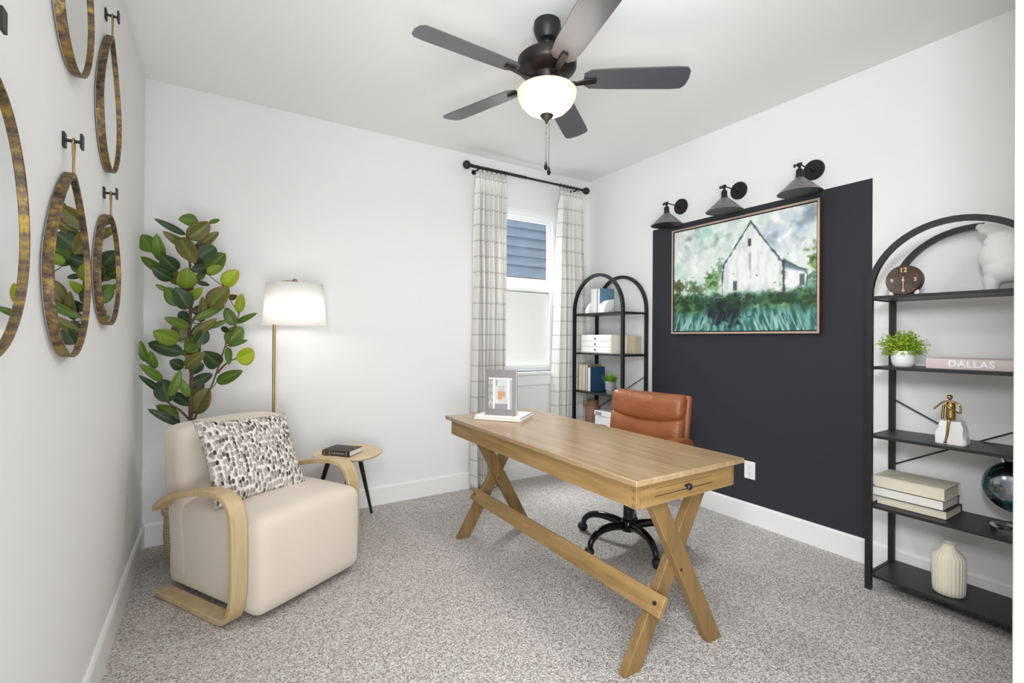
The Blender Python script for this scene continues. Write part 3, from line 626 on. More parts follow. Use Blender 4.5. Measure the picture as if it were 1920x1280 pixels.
pillow('square throw pillow patterned with grey and black drops, leaning in the cream armchair', A4 @ Vector((.255, .395, .632)), R3 @ Vector((.985, -.02, -.05)), R3 @ Vector((-.14, .48, .83)), .49, .44, .14)
# ================================================================ DESK
DX0, DX1, DY0, DY1, DZ = 1.575, 2.205, 1.152, 2.738, .75
dk = thing('desk', 'light oak desk with crossed legs and a long stretcher in the room centre', 'desk', ((DX0+DX1)/2, (DY0+DY1)/2, 0))
MB().box((DX0, DY0, DZ-.021), (DX1, DY1, DZ)).build('desk_top', 'desktop', dk, bevel=.003)
ax0, ax1, ay0, ay1, az = DX0+.03, DX1-.03, DY0+.028, DY1-.028, .638
ap = MB(); g = .02
ap.box((ax0, ay0, az), (ax0+g, ay1, DZ-.021)); ap.box((ax1-g, ay0, az), (ax1, ay1, DZ-.021)); ap.build('side_apron', 'desk', dk, bevel=.002)
dx0, dx1, dz0, dz1 = 1.70, 2.035, .668, .698
for sgn, y0, y1 in ((1, ay0, ay0+g), (-1, ay1-g, ay1)):
    e = MB(); X0, X1 = ax0+g, ax1-g
    if sgn > 0:
        e.box((X0, y0, az), (dx0, y1, DZ-.021)); e.box((dx1, y0, az), (X1, y1, DZ-.021)); e.box((dx0, y0, az), (dx1, y1, dz0)); e.box((dx0, y0, dz1), (dx1, y1, DZ-.021))
    else: e.box((X0, y0, az), (X1, y1, DZ-.021))
    e.build('end_apron', 'deskx', dk)
fj = MB()
for k in range(4):
    z = az+.004+k*.0265; fj.box((ax0-.0004, ay0+.001, z), (ax0+.010, ay0+.021, z+.0135)); 
fj.build('corner_joint', 'deskz', dk, flat=True)
dw = MB().box((dx0+.0025, ay0+.001, dz0+.0025), (dx1-.0025, ay0+.36, dz1-.0025)).build('drawer', 'deskx', dk, bevel=.001)
MB().lathe([(0, -.001), (.005, -.001), (.005, .010), (.0115, .014), (.0125, .02), (.008, .025), (0, .026)], ((dx0+dx1)/2+.002, ay0, (dz0+dz1)/2), 20, axis=(0, -1, 0)).build('knob', 'blackmetal', dw)
zt_ = az
for yA, yB in ((DY0+.078, DY0+.112), (DY1-.112, DY1-.078)):
    for (xb, xt, y) in ((2.105, 1.752, yA), (1.662, 2.058, yB)):
        m_ = MB(); hw = .042
        m_.prism([(xb-hw, y-.017, 0), (xb+hw, y-.017, 0), (xt+hw, y-.017, zt_), (xt-hw, y-.017, zt_)], (0, .034, 0)); m_.build('leg', 'deskz', dk, bevel=.003)
    MB().cyl((1.888, yA-.019, .345), (1.888, yA-.0165, .345), .006, 12).build('bolt', 'blackmetal', dk)
sd_ = (2.058-1.662)/zt_; s0 = Vector((sd_, 0, 1)).normalized()
zc = .245; xc = 1.662+sd_*zc-.042-.013
s1 = MB().beam((xc, DY0+.035, zc), (xc, DY1-.035, zc), s0, .078, .022); s1.build('stretcher', 'desk', dk, bevel=.003)
nrm = Vector((-1, 0, sd_)).normalized()
for y in (DY0+.07, DY1-.07): c = Vector((xc, y, zc))+nrm*.011; MB().cyl(c, c+nrm*.003, .008, 16).build('bolt', 'blackmetal', dk)
# books on the desk
yd = Vector((.182, -.232, 0)).normalized(); xd = Vector((-yd.y, yd.x, 0)); o_ = Vector((1.668, 2.525, DZ))
wc = mat('off_white_cover', 'e9e5df', .5); gc = mat('grey_cover', '8b8688', .5)
book(None, 'large flat white book lying directly on the desk top', wc, 'pagesw', (.235, .295, .013), 'flat white books on the desk', frame(o_+Vector((0, 0, 0)), xd, yd, (0, 0, 1)))
book(None, 'flat white book lying under the upright grey book', wc, 'pagesw', (.225, .285, .014), 'flat white books on the desk', frame(o_+xd*.004+yd*.004+Vector((0, 0, .013)), xd, yd, (0, 0, 1)))
# upright grey book: front cover towards the camera
ob = o_+xd*.035+yd*.055+Vector((0, 0, .0275)); yd2 = (yd+xd*.04).normalized(); xd2 = Vector((-yd2.y, yd2.x, 0))
gb = book(None, 'upright grey book with a room photo on its cover, standing on the desk', gc, 'pagesw', (.19, .268, .042), None, frame(ob, yd2, (0, 0, 1), xd2*-1+Vector((0, 0, 0))) @ Matrix.Translation((0, 0, -.042)))
cw, chh = 40, 62; pv, pf, pc = [], [], []
def photo(u, v):                          # u right, v up, 0..1
    c = (.55, .55, .56)
    if v < .17: c = (.30, .24, .25) if u < .5 else (.26, .26, .29)
    if .06 < u < .12 and v > .3: c = (.30, .31, .30)
    if u < .06 or (.12 < u < .2) : c = (.42, .43, .42) if int(v*9) % 2 else (.28, .30, .28)
    if .2 <= u < .27: c = (.75, .75, .76)
    if .8 < u < .9: c = (.78, .78, .79)
    if u >= .9: c = (.40, .39, .41)
    if v > .95: c = (.62, .62, .63)
    if .30 < u < .36 and .75 < v < .95: c = (.2, .24, .2)
    if .43 < u < .66 and .60 < v < .74: c = (.30, .34, .30) if not (.46 < u < .63 and .62 < v < .72) else (.55, .50, .38)
    if .38 < u < .58 and .30 < v < .58: c = (.55, .28, .14)
    if .55 < u < .72 and .38 < v < .58: c = (.50, .30, .18)
    if .30 < u < .40 and .17 < v < .30: c = (.70, .68, .66)
    if .58 < u < .78 and .17 < v < .36: c = (.45, .42, .44) if int(u*40) % 2 else (.62, .60, .60)
    return c+(1,)
FB = frame(ob, yd2, (0, 0, 1), xd2*-1)
for j in range(chh+1):
    for i in range(cw+1):
        pv.append(FB @ Vector((.022+.148*i/cw, .038+.185*j/chh, .0006))); pc.append(photo(i/cw, j/chh))
for j in range(chh):
    for i in range(cw): k = j*(cw+1)+i; pf.append((k, k+1, k+cw+2, k+cw+1))
q = MB().add(pv, pf); o = colmesh('cover_photo', q, pc, 'photo', gb, False); o['label'] = 'printed photo of a room on the grey cover'
# ================================================================ OFFICE CHAIR
ox, oy = 2.475, 2.06
oc = thing('office_chair', 'tan leather swivel office chair with a black five star base behind the desk', 'office chair', (ox, oy, 0), radians(12))
K4 = Matrix.Translation((ox, oy, 0)) @ Matrix.Rotation(radians(12), 4, 'Z')    # own frame: x points to the back of the chair, y to its far side
M['casterm'] = mat('black_nylon', '141415', .45)
MB().lathe([(0, .085), (.045, .085), (.05, .10), (.05, .135), (.04, .15), (.034, .152), (0, .152)], (ox, oy, 0), 28).build('base_hub', 'glossblack', oc)
gl = MB().cyl((ox, oy, .15), (ox, oy, .34), .029, 24); gl.cyl((ox, oy, .30), (ox, oy, .41), .018, 16); gl.build('gas_column', 'blackmetal', oc)
for k in range(5):
    a = radians(-107+72*k); c, s = cos(a), sin(a)
    pts = [(.03, .115), (.10, .128), (.18, .132), (.25, .118), (.295, .085), (.307, .055)]
    MB().tube(crv([(ox+r*c, oy+r*s, z) for r, z in pts], 5), [.026-.010*i/25 for i in range(26)], 12).build('base_leg', 'glossblack', oc)
    q = a+1.2+k; cx, cy = ox+.315*c, oy+.315*s; dx, dy = cos(q), sin(q)
    cs = MB()
    for w in (-.013, .013): cs.cyl((cx-dy*(w-.008), cy+dx*(w-.008), .026), (cx-dy*(w+.008), cy+dx*(w+.008), .026), .026, 18)
    hv = cs.build('caster', 'casterm', oc, bevel=.004)
    hd = MB(); hd.ball((cx, cy, .034), .026, 14, (1, 1, .8)); hd.build('caster_hood', 'casterm', hv)
def cush(v, wrinkle=1):
    return v
def ofn(v):
    x, y, z = v; x += -.018*(1-(y/.27)**2) if x < 0 else 0; z += .018*(1-(y/.27)**2)*(1-(x/.27)**2) if z > .46 else 0
    return Vector((x, y, z))
local(rbox((-.27, -.265, .40), (.22, .265, .505), .045, fn=ofn), K4).build('seat', 'leather', oc, angle=80)
local(MB().box((-.12, -.09, .375), (.12, .09, .402)), K4).build('tilt_mechanism', 'blackmetal', oc, bevel=.006)
def backseg(z0, z1, x0, name, ph):
    def fn(v):
        x, y, z = v; f = (z-z0)/(z1-z0); lean = .16*(z-.5)
        edge = (1-(y/.255)**2)
        sagy = .042*(1-(y/.255)**2)
        z2 = z-sagy*(1-f) if f < .5 else z-sagy*f*(0.35 if z1 > .88 else 1)
        bul = .022*sin(pi*min(1, max(0, f)))*edge
        wr = .0035*sin(y*70+z*25+ph)*max(0, f-.4)*edge+.003*sin(y*38-z*60+ph)*edge*(1-f)
        return Vector((x+lean-(bul if x < x0+.05 else 0)+wr+.06*(y/.255)**2*-.25, y, z2))
    return local(rbox((x0, -.243, z0), (x0+.10, .267, z1), .045, fn=fn), K4).build(name, 'leather', oc, angle=80)
backseg(.752, .905, .148, 'head_cushion', 0); backseg(.605, .775, .153, 'back_cushion', 2); backseg(.47, .625, .155, 'lumbar_cushion', 4)
def shell(v): x, y, z = v; return Vector((x+.16*(z-.5)-.012*(y/.3)**2, y, z))
local(rbox((.21, -.258, .46), (.262, .280, .892), .022, fn=shell), K4).build('back_shell', 'leather', oc, angle=80)
for s in (-1, 1):
    y = s*.292
    pts = [(.20, y, .50), (.13, y, .58), (.10, y, .615), (.03, y, .628), (-.10, y, .628), (-.17, y, .615), (-.195, y, .58), (-.20, y, .50), (-.16, y, .44)]
    local(MB().strap(crv(pts, 4), (0, 1, 0), .03, .022), K4).build('arm_bracket', 'glossblack', oc, bevel=.004)
    def af(v): x, y_, z = v; return Vector((x, y_, z-.9*(x+.0)**2+.10*x*.2))
    local(rbox((-.2, y-.040, .628), (.17, y+.040, .676), .021, fn=af), K4).build('armrest', 'leather', oc, angle=80)
# ================================================================ CURTAINS
cl = M['curtain'] = mat('plaid_linen', 'e9e5dd', .9, spec=.1); t = NT(cl); av = t.n('Attribute', attribute_name='cuv').outputs['Vector']
s = t.n('SeparateXYZ', {0: av}); u, v = s.outputs[0], s.outputs[1]
def stripe(x, per, off, w):
    f = t.math('FRACT', t.math('ADD', t.math('MULTIPLY', x, 1/per), off)); return t.math('LESS_THAN', f, w/per)
hx = t.math('MAXIMUM', stripe(v, .127, .1, .007), t.math('MULTIPLY', stripe(v, .127, .03, .004), .45))
vx = t.math('MAXIMUM', stripe(u, .127, .2, .007), t.math('MULTIPLY', stripe(u, .127, .13, .004), .45))
f = t.math('MINIMUM', t.math('ADD', t.math('MULTIPLY', hx, .62), t.math('MULTIPLY', vx, .55)), 1.0)
nz = t.noise(t.mapping(av, (220, 220, 1)), 1, 2)
c = t.mix(t.math('MULTIPLY', f, t.math('ADD', .55, t.math('MULTIPLY', nz, .6))), lin('faf8f3'), lin('a39e97'))
t.link(c, t.b.inputs['Base Color']); t.bump(nz, .15, .001)
tr = t.n('BsdfTranslucent', {'Color': c}); mx = t.n('MixShader', {0: .3, 1: t.b.outputs[0], 2: tr.outputs[0]}); t.link(mx.outputs[0], t.t.nodes['Material Output'].inputs[0])
ry, rz = BW-.10, 2.612
rod = thing('curtain_rod', 'black curtain rod with round ball finials above the window', 'curtain rod', (2.66, ry, rz))
MB().cyl((2.09, ry, rz), (3.25, ry, rz), .0095, 16).build('rod', 'blackmetal', rod)
sl_ = MB(); sl_.cyl((2.09, ry, rz), (2.62, ry, rz), .0125, 16); sl_.build('rod_sleeve', 'blackmetal', rod)
for x, s in ((2.09, -1), (3.25, 1)):
    f_ = MB(); f_.ball((x+s*.042, ry, rz), .033, 20); f_.cyl((x, ry, rz), (x+s*.014, ry, rz), .008, 12); f_.cyl((x-s*.012, ry, rz), (x+s*.003, ry, rz), .014, 14); f_.build('finial', 'blackmetal', rod)
for x in (2.16, 3.18):
    b_ = MB(); b_.cyl((x, ry, rz-.012), (x, BW-.001, rz-.012), .006, 10); b_.cyl((x, BW-.006, rz-.012), (x, BW-.001, rz-.012), .02, 16); b_.build('bracket', 'blackmetal', rod)
def curtain(label, x0, x1, xb0, xb1, folds, ph, rings):
    t_ = thing('curtain', label, 'curtain', ((x0+x1)/2, ry, 0), 0, 'plaid curtain panels at the window')
    zt, zb = 2.567, .012; NU = folds*16; NV = 60; vs = []; uv = []
    for j in range(NV+1):
        g = j/NV; z = zt+(zb-zt)*g
        a = x0+(xb0-x0)*min(1, g*1.5)**.8; b = x1+(xb1-x1)*min(1, g*1.5)**.8
        amp = .018+.022*min(1, g*3)
        cx = 0; arc = 0; px = None
        for i in range(NU+1):
            w = i/NU; q = 2*pi*folds*w+ph
            y = ry+amp*sin(q)*(1+.25*sin(3*w+ph))+.008*sin(2*q+5*g)+.006*sin(7*w+4*g)
            if g < .05: y = ry+(.007+.25*g)*sin(q)*(1 if sin(q) < 0 else .8)
            x = a+(b-a)*w+.010*sin(q*.5+3*g)*min(1, g*4)
            y += .026*min(1, g*5)
            uu = w*folds*.155; vs.append((x, y, z+(.006*sin(q) if g > .98 else 0)+(.012*max(0, sin(q+pi)) if j == 0 else 0))); uv.append((uu, z, 0))
    fs = [(j*(NU+1)+i, j*(NU+1)+i+1, (j+1)*(NU+1)+i+1, (j+1)*(NU+1)+i) for j in range(NV) for i in range(NU)]
    me = bpy.data.meshes.new('panel'); me.from_pydata(vs, [], fs); at = me.attributes.new('cuv', 'FLOAT_VECTOR', 'POINT'); at.data.foreach_set('vector', [z for q in uv for z in q])
    for p in me.polygons: p.use_smooth = True
    me.materials.append(M['curtain']); o = bpy.data.objects.new('panel', me); COL.objects.link(o); attach(o, t_)
    s = o.modifiers.new('solid', 'SOLIDIFY'); s.thickness = .0018
    for x in rings:
        r = MB(); r.tube([(x+.003*sin(2*pi*k/18), ry+.0165*cos(2*pi*k/18), rz-.004+.0165*sin(2*pi*k/18)) for k in range(18)], .0022, 8, closed=True)
        r.cyl((x, ry, rz-.020), (x, ry, rz-.036), .0016, 6); r.build('curtain_ring', 'blackmetal', t_)
    return t_
curtain('plaid curtain panel on the left side of the window', 2.132, 2.425, 2.128, 2.440, 7, .6, [2.15+.044*k for k in range(6)]+[2.412])
curtain('plaid curtain panel on the right side of the window, next to the corner', 2.992, 3.255, 2.948, 3.345, 7, 1.4, [2.985, 3.03, 3.065, 3.10, 3.135, 3.17, 3.205])
# ================================================================ ARCHED BOOKCASES
SX0, SX1 = 3.112, 3.404
SHZ = (.08, .422, .768, 1.108, 1.455); ZAP = 1.79
def bookcase(ya, yb, label):
    t_ = thing('arched_bookcase', label, 'bookcase', ((SX0+SX1)/2, (ya+yb)/2, 0), 0, 'black arched metal bookcases')
    w = .026; R_ = (yb-ya)/2-w/2; yc = (ya+yb)/2; zs = ZAP-R_-w/2
    for x in (SX0+.011, SX1-.011):
        pts = [(x, ya+w/2, 0), (x, ya+w/2, zs*.5), (x, ya+w/2, zs-.02)]+[(x, yc-R_*cos(pi*k/28), zs+R_*sin(pi*k/28)) for k in range(29)]+[(x, yb-w/2, zs-.02), (x, yb-w/2, zs*.5), (x, yb-w/2, 0)]
        MB().strap(pts, (1, 0, 0), .022, w).build('arch_frame', 'blackmetal', t_, angle=40)
    for z in SHZ:
        MB().box((SX0+.003, ya+w, z-.014), (SX1-.003, yb-w, z)).build('shelf', 'shelfboard', t_, bevel=.001)
        for y in (ya+w/2, yb-w/2): MB().box((SX0+.022, y-.008, z-.018), (SX1-.022, y+.008, z-.002)).build('side_rail', 'blackmetal', t_)
    for s in (1, -1):
        p0, p1 = ((SX1-.004, ya+w/2, .93), (SX1-.004, yb-w/2, .58))
        if s < 0: p0, p1 = ((SX1-.0085, ya+w/2, .58), (SX1-.0085, yb-w/2, .93))
        MB().cyl(p0, p1, .0035, 8).build('cross_brace', 'blackmetal', t_)
    return t_
bookcase(.415, 1.078, 'black arched bookcase cut by the right edge, holding clock, globe and vase')
bookcase(2.745, 3.372, 'black arched bookcase in the far corner behind the office chair')
# ---- contents of the far bookcase
def vbook(y, w, h, d, col, label, z0, xf=SX0+.012, spine=False, group=None, pg='pagesw'):
    """upright book on a shelf: thickness w along -y, fore edge or spine towards the room"""
    m = mat('cover_'+col, col, .55)
    if spine: F = frame((xf, y, z0), (1, 0, 0), (0, 0, 1), (0, -1, 0))
    else: F = frame((xf+d, y, z0), (-1, 0, 0), (0, 0, 1), (0, -1, 0))
    return book(None, label, m, pg, (d, h, w), group, F)
z5, z4, z3, z2, z1 = SHZ[4], SHZ[3], SHZ[2], SHZ[1], SHZ[0]
G = 'books on the top shelf of the far bookcase'
vbook(3.178, .032, .215, .16, 'ece8e0', 'white book nearest the window among the upright top shelf books', z5, 3.16, group=G)
vbook(3.141, .032, .213, .16, 'efedea', 'white book in the middle of the upright top shelf books', z5, 3.16, group=G)
vbook(3.103, .036, .214, .17, '5d8298', 'dusty blue covered book on the top shelf of the far bookcase', z5, 3.16, group=G)
def bookend(y0, y1, label):
    t_ = thing('bookend', label, 'bookend', (3.2, (y0+y1)/2, z5), 0, 'ribbed arch bookends'); pr = []
    R_ = .115; n = 20; out = [(3.13, y0, z5)]+[(3.13+R_-R_*cos(pi/2*k/n)*1.0, y0, z5+R_*sin(pi/2*k/n)) for k in range(n+1)]+[(3.13+R_, y0, z5)]
    MB().prism(out[1:], (0, y1-y0, 0)).build('body', 'plaster', t_, bevel=.002)
    g = MB()
    for k in range(1, 6):
        a = pi/2*k/6; p0 = Vector((3.13+R_-.02*cos(a), y0-.0005, z5+.02*sin(a))); p1 = Vector((3.13+R_-(R_-.003)*cos(a), y0-.0005, z5+(R_-.003)*sin(a))); g.beam(p0, p1, (0, 1, 0), .002, .0022)
    g.build('groove', mat('groove_taupe', '8d877d', .8), t_)  # thin taupe bars fanned over one side face
bookend(2.985, 3.063, 'white fan shaped bookend in front of the blue book'); bookend(3.182, 3.225, 'white fan shaped bookend at the window side of the white books')
def drawerbox(x0, x1, y0, y1, z0, h, label, drawers=3):
    t_ = thing('desk_organiser', label, 'storage box', ((x0+x1)/2, (y0+y1)/2, z0), 0)
    MB().box((x0+.006, y0, z0), (x1, y1, z0+h)).build('body', 'cream', t_, bevel=.002)
    for k in range(drawers):
        hh = (h-.012)/drawers; za = z0+.006+k*hh
        d = MB().box((x0, y0+.008, za+.002), (x0+.010, y1-.008, za+hh-.002)).build('drawer', 'white', t_, bevel=.0015)
        MB().lathe([(0, 0), (.005, 0), (.008, .004), (.006, .008), (0, .009)], (x0, (y0+y1)/2, za+hh/2), 14, axis=(-1, 0, 0)).build('knob', 'bronze', d)
M['taupe'] = mat('beige_box_side', 'c3b5a0', .8)
drawerbox(3.125, 3.315, 2.895, 3.272, z4, .158, 'white box with three small drawers on the second shelf of the far bookcase')
t_ = thing('storage_box', 'beige box standing behind the white three drawer box', 'storage box', (3.36, 2.95, z4))
MB().box((3.32, 2.815, z4), (3.395, 3.10, z4+.145)).build('body', 'taupe', t_, bevel=.002); MB().box((3.318, 2.813, z4+.128), (3.397, 3.102, z4+.15)).build('lid', 'taupe', t_, bevel=.002)
G = 'books on the third shelf of the far bookcase'
vbook(3.325, .040, .235, .16, 'd8c8b0', 'cream book nearest the window on the third shelf', z3, 3.15, group=G, pg='pages')
vbook(3.280, .040, .230, .16, 'cbb898', 'cream book second from the window on the third shelf', z3, 3.15, group=G, pg='pages')
vbook(3.236, .030, .236, .16, '8c8069', 'narrow taupe book third from the window on the third shelf', z3, 3.15, group=G, pg='pages')
vbook(3.200, .042, .215, .17, '1c4266', 'dark blue book on the third shelf beside the grass pot', z3, 3.14, group=G, pg='pagesw')
def grassblades(mb, col, c, n, h, spread, rnd, cols, w=.004):
    for k in range(n):
        a = rnd.uniform(0, 2*pi); r = rnd.uniform(0, 1)**.6; p = Vector(c)+Vector((cos(a)*spread*.55*r, sin(a)*spread*.55*r, 0)); d = Vector((cos(a)*r*spread*1.3, sin(a)*r*spread*1.3, 0)); hh = h*rnd.uniform(.65, 1)*(1-.45*r)
        s = Vector((-sin(a+rnd.uniform(-1, 1)), cos(a), 0)).normalized(); base = rnd.choice(cols); vs = []
        for i in range(5):
            f = i/4; q = p+d*f**1.6+Vector((0, 0, hh*(f-.18*f*f))); ww = w*(1-f)**.7/2+.0002; vs += [q-s*ww, q+s*ww]; cc = tuple(min(1, b*(.65+.5*f)) for b in base); col += [cc+(1,)]*2
        mb.add(vs, [(2*i, 2*i+1, 2*i+3, 2*i+2) for i in range(4)])
px, py = 3.20, 2.975
t_ = thing('potted_grass', 'bright green grass in a small ribbed metal pail on the far bookcase', 'plant', (px, py, z3))
pp = [(0, z3), (.030, z3), (.032, z3+.004), (.0365, z3+.035), (.038, z3+.038), (.0375, z3+.043), (.042, z3+.062), (.0435, z3+.066), (.043, z3+.071), (.049, z3+.098), (.052, z3+.101), (.050, z3+.104), (.047, z3+.1), (.044, z3+.085), (0, z3+.085)]
MB().lathe(pp, (px, py, 0), 32).build('pail', 'galv', t_)
q = MB(); cc = []; grassblades(q, cc, (px, py, z3+.085), 260, .135, .055, random.Random(5), [(.16, .36, .02), (.24, .48, .03), (.10, .25, .02), (.34, .58, .06)], .006)
colmesh('grass', q, cc, 'leaf', t_)
t_ = thing('terracotta_vase', 'brown terracotta vase with small looped handle on the fourth shelf', 'vase', (3.22, 3.215, z2))
MB().lathe([(0, z2), (.05, z2), (.062, z2+.03), (.067, z2+.12), (.064, z2+.20), (.05, z2+.225), (.04, z2+.235), (.043, z2+.255), (.046, z2+.262), (.038, z2+.262), (.035, z2+.24), (0, z2+.22)], (3.22, 3.215, 0), 32).build('body', 'terra', t_)
MB().tube(crv([(3.20, 3.262, z2+.255), (3.185, 3.29, z2+.25), (3.185, 3.30, z2+.225), (3.195, 3.275, z2+.205)], 5), .006, 10).build('handle', 'terra', t_)
t_ = thing('white_file_box', 'white lidded file box on the fourth shelf beside the terracotta vase', 'storage box', (3.25, 2.96, z2))
MB().box((3.145, 2.84, z2), (3.38, 3.105, z2+.155)).build('body', 'white', t_, bevel=.002)
lb = MB().box((3.141, 2.836, z2+.155), (3.384, 3.109, z2+.195)).build('lid', 'white', t_, bevel=.002)
MB().box((3.137, 3.02, z2+.162), (3.141, 3.09, z2+.188)).build('label_plate', 'nickel', t_)
# ---- contents of the near bookcase
ck = thing('table_clock', 'round dark wood clock with gold numerals on the top shelf', 'clock', (3.18, .945, z5))
cc_ = Vector((3.185, .945, z5+.0735)); R_ = .072
back = MB().lathe([(0, 0), (R_-.004, 0), (R_, .004), (R_, .034), (R_-.004, .038), (R_-.008, .036), (0, .036)], cc_+Vector((.02, 0, 0)), 56, axis=(-1, 0, 0)); back.build('case', 'clockm', ck)
for s in (-1, 1): MB().box((3.175, .945+s*.05-.008, z5), (3.195, .945+s*.05+.008, z5+.024)).build('foot', 'cream', ck)
fx = cc_.x+.02-.0368
for s, dy, dz, sz in (('12', 0, .048, .030), ('3', -.046, 0, .026), ('6', 0, -.048, .024), ('9', .046, 0, .026)):
    text_mesh('numeral', s, sz, 'numeral', (fx, cc_.y+dy, cc_.z+dz), (0, -1, 0), (0, 0, 1), .0008, ck, extra=.0005)
h_ = MB(); h_.prism([(fx-.001, cc_.y-.002, cc_.z), (fx-.001, cc_.y+.002, cc_.z), (fx-.001, cc_.y+.001, cc_.z-.04), (fx-.001, cc_.y-.001, cc_.z-.04)], (-.001, 0, 0)); h_.build('minute_hand', 'numeral', ck)
h_ = MB(); h_.prism([(fx-.0022, cc_.y-.0025, cc_.z), (fx-.0022, cc_.y+.0025, cc_.z), (fx-.0022, cc_.y+.0018, cc_.z+.017), (fx-.0022, cc_.y-.0018, cc_.z+.017)], (-.001, 0, 0)); h_.build('hour_hand', 'numeral', ck)
MB().cyl((fx, cc_.y, cc_.z), (fx-.004, cc_.y, cc_.z), .005, 16).build('hand_boss', 'numeral', ck)
# sculpture: abstract white standing figure with an arch at its foot
sc_ = MB(); X = 3.25
for (y, z, r, sx, sz) in ((.625, z5+.285, .062, .8, .62), (.655, z5+.275, .045, .7, .6), (.60, z5+.225, .055, .8, .8), (.64, z5+.215, .042, .8, .9), (.615, z5+.155, .080, .7, 1.0), (.66, z5+.15, .040, .8, 1.3), (.61, z5+.10, .075, .7, .9), (.652, z5+.055, .030, 1.1, 2.0), (.545, z5+.06, .036, 1.0, 1.9), (.60, z5+.12, .07, .8, .6), (.56, z5+.16, .05, .8, 1.2)):
    sc_.ball((X, y, z), r, 22, (sx, 1, sz))
sc_.cyl((X, .655, z5+.002), (X, .655, z5+.06), .024, 18, .030); sc_.cyl((X, .54, z5+.002), (X, .54, z5+.06), .028, 18, .034)
sc_.ball((X+.01, .695, z5+.292), .017, 14)
st_ = remeshed(sc_, 'sculpture', 'plaster', None, .0055, 5); tag(st_, 'white abstract figure sculpture on the top shelf at the right edge', 'sculpture')
fp = thing('potted_fern', 'feathery light green plant in a round white pot on the second shelf', 'plant', (3.2, .955, z4))
MB().lathe([(0, z4+.001), (.034, z4+.001), (.041, z4+.007), (.0465, z4+.025), (.048, z4+.05), (.046, z4+.078), (.043, z4+.078), (.042, z4+.068), (0, z4+.068)], (3.2, .955, 0), 36).build('pot', 'white', fp)
q = MB(); cc = []; rf = random.Random(11)
for k in range(300):
    a = rf.uniform(0, 2*pi); el = rf.uniform(-.25, 1.45); L = rf.uniform(.06, .115)*(1 if el > .3 else .85); d = Vector((cos(a)*cos(el)*.8, sin(a)*cos(el)*1.0, sin(el)*.95)); p0 = Vector((3.2, .955, z4+.08)); 
    base = rf.choice([(.30, .46, .02), (.38, .55, .03), (.22, .36, .02), (.46, .60, .07)])
    pts = [p0+d*L*f+Vector((0, 0, .015*f-.025*f*f)) for f in (0, .33, .66, 1)]; n0 = len(q.v); q.tube(pts, .0007, 4); cc += [(.15, .26, .03, 1)]*(len(q.v)-n0)
    for j in range(11):
        f = .35+.65*j/10; c = p0+d*L*f+Vector((0, 0, .015*f-.025*f*f)); s = Vector((rf.uniform(-1, 1), rf.uniform(-1, 1), rf.uniform(-.4, 1))).normalized(); l = rf.uniform(.008, .015); w = Vector((rf.uniform(-1, 1), rf.uniform(-1, 1), rf.uniform(-1, 1))).cross(s).normalized()*l*.28
        c = Vector((min(c.x, 3.36), c.y, max(c.z, z4+.06))); n0 = len(q.v); q.add([c, c+s*l*.5+w, c+s*l, c+s*l*.5-w], [(0, 1, 2, 3)]); jj = rf.uniform(.75, 1.25); cc += [tuple(min(1, b*jj) for b in base)+(1,)]*4
colmesh('foliage', q, cc, 'leaf', fp, smooth=False)
m = mat('dusty_pink_cover', 'd2c3c0', .6)
F = frame((3.155, .852, z4), (1, 0, 0), (0, -1, 0), (0, 0, 1)); db = book(None, 'dusty pink book lettered DALLAS lying on the second shelf', m, 'pagesw', (.21, .33, .050), None, F)
text_mesh('title_lettering', 'DALLAS', .040, mat('white_print', 'f3f1f0', .6), (3.1530, .698, z4+.025), (0, -1, 0), (0, 0, 1), .0006, db, extra=.0011, space=1.12)['label'] = 'white letters on the spine'
fg = thing('seated_figurine', 'polished gold seated figurine on a rough white stone block', 'figurine', (3.2, .773, z3+.002))
zb = z3+.001; oz = -.011
rk = MB(); n0 = 0; rows = 9; rr = random.Random(2)
pol = []
for j in range(rows):
    f = j/(rows-1); hy = .058*(1-.30*f)-(.004 if j == 0 else 0); hx = .040*(1-.15*f); row = []
    for k in range(28):
        a = 2*pi*k/28; c, s = cos(a), sin(a); e = .42; x = abs(c)**e*(1 if c > 0 else -1)*hx; y = abs(s)**e*(1 if s > 0 else -1)*hy
        g = noise.noise(Vector((c*2.2, s*2.2, f*3.5)))*.009*(1 if f > .12 else .2); row.append((3.205+x*(1+g*8), .773+y+g*s, zb+.105*f))
    pol.append(row)
rk.add([p for r in pol for p in r], [(j*28+k, j*28+(k+1) % 28, (j+1)*28+(k+1) % 28, (j+1)*28+k) for j in range(rows-1) for k in range(28)]+[tuple(range(28))[::-1], tuple(range((rows-1)*28, rows*28))])
rk.build('stone_block', 'plaster', fg, angle=25)
gm = MB(); G3 = lambda y, z, x=3.175: (x, y, z+oz)
gm.ball(G3(.773, .993), .011, 18, (1, 1, .95)); gm.tube([G3(.772, .985), G3(.772, .97)], .0045, 12)
tor = MB(); gm.tube([G3(.771, .975, 3.178), G3(.770, .96, 3.178), G3(.770, .935, 3.178), G3(.770, .905, 3.178), G3(.770, .893, 3.178)], [.008, .0165, .0165, .0175, .016], 18)
gm.tube(crv([G3(.772, .972), G3(.786, .973), G3(.805, .961), G3(.829, .934)], 6), .0042, 12)
gm.tube(crv([G3(.765, .974), G3(.751, .970), G3(.737, .955), G3(.7355, .932), G3(.742, .924), G3(.763, .941, 3.160), G3(.787, .960, 3.158)], 6), .0042, 12)
gm.tube(crv([G3(.768, .897, 3.172), G3(.768, .892, 3.150), G3(.770, .870, 3.146), G3(.774, .825, 3.146), G3(.779, .800, 3.145)], 6), [.0075-.003*i/24 for i in range(25)], 14); gm.ball(G3(.779, .793, 3.141), .0075, 12, (1.5, 1, .7))
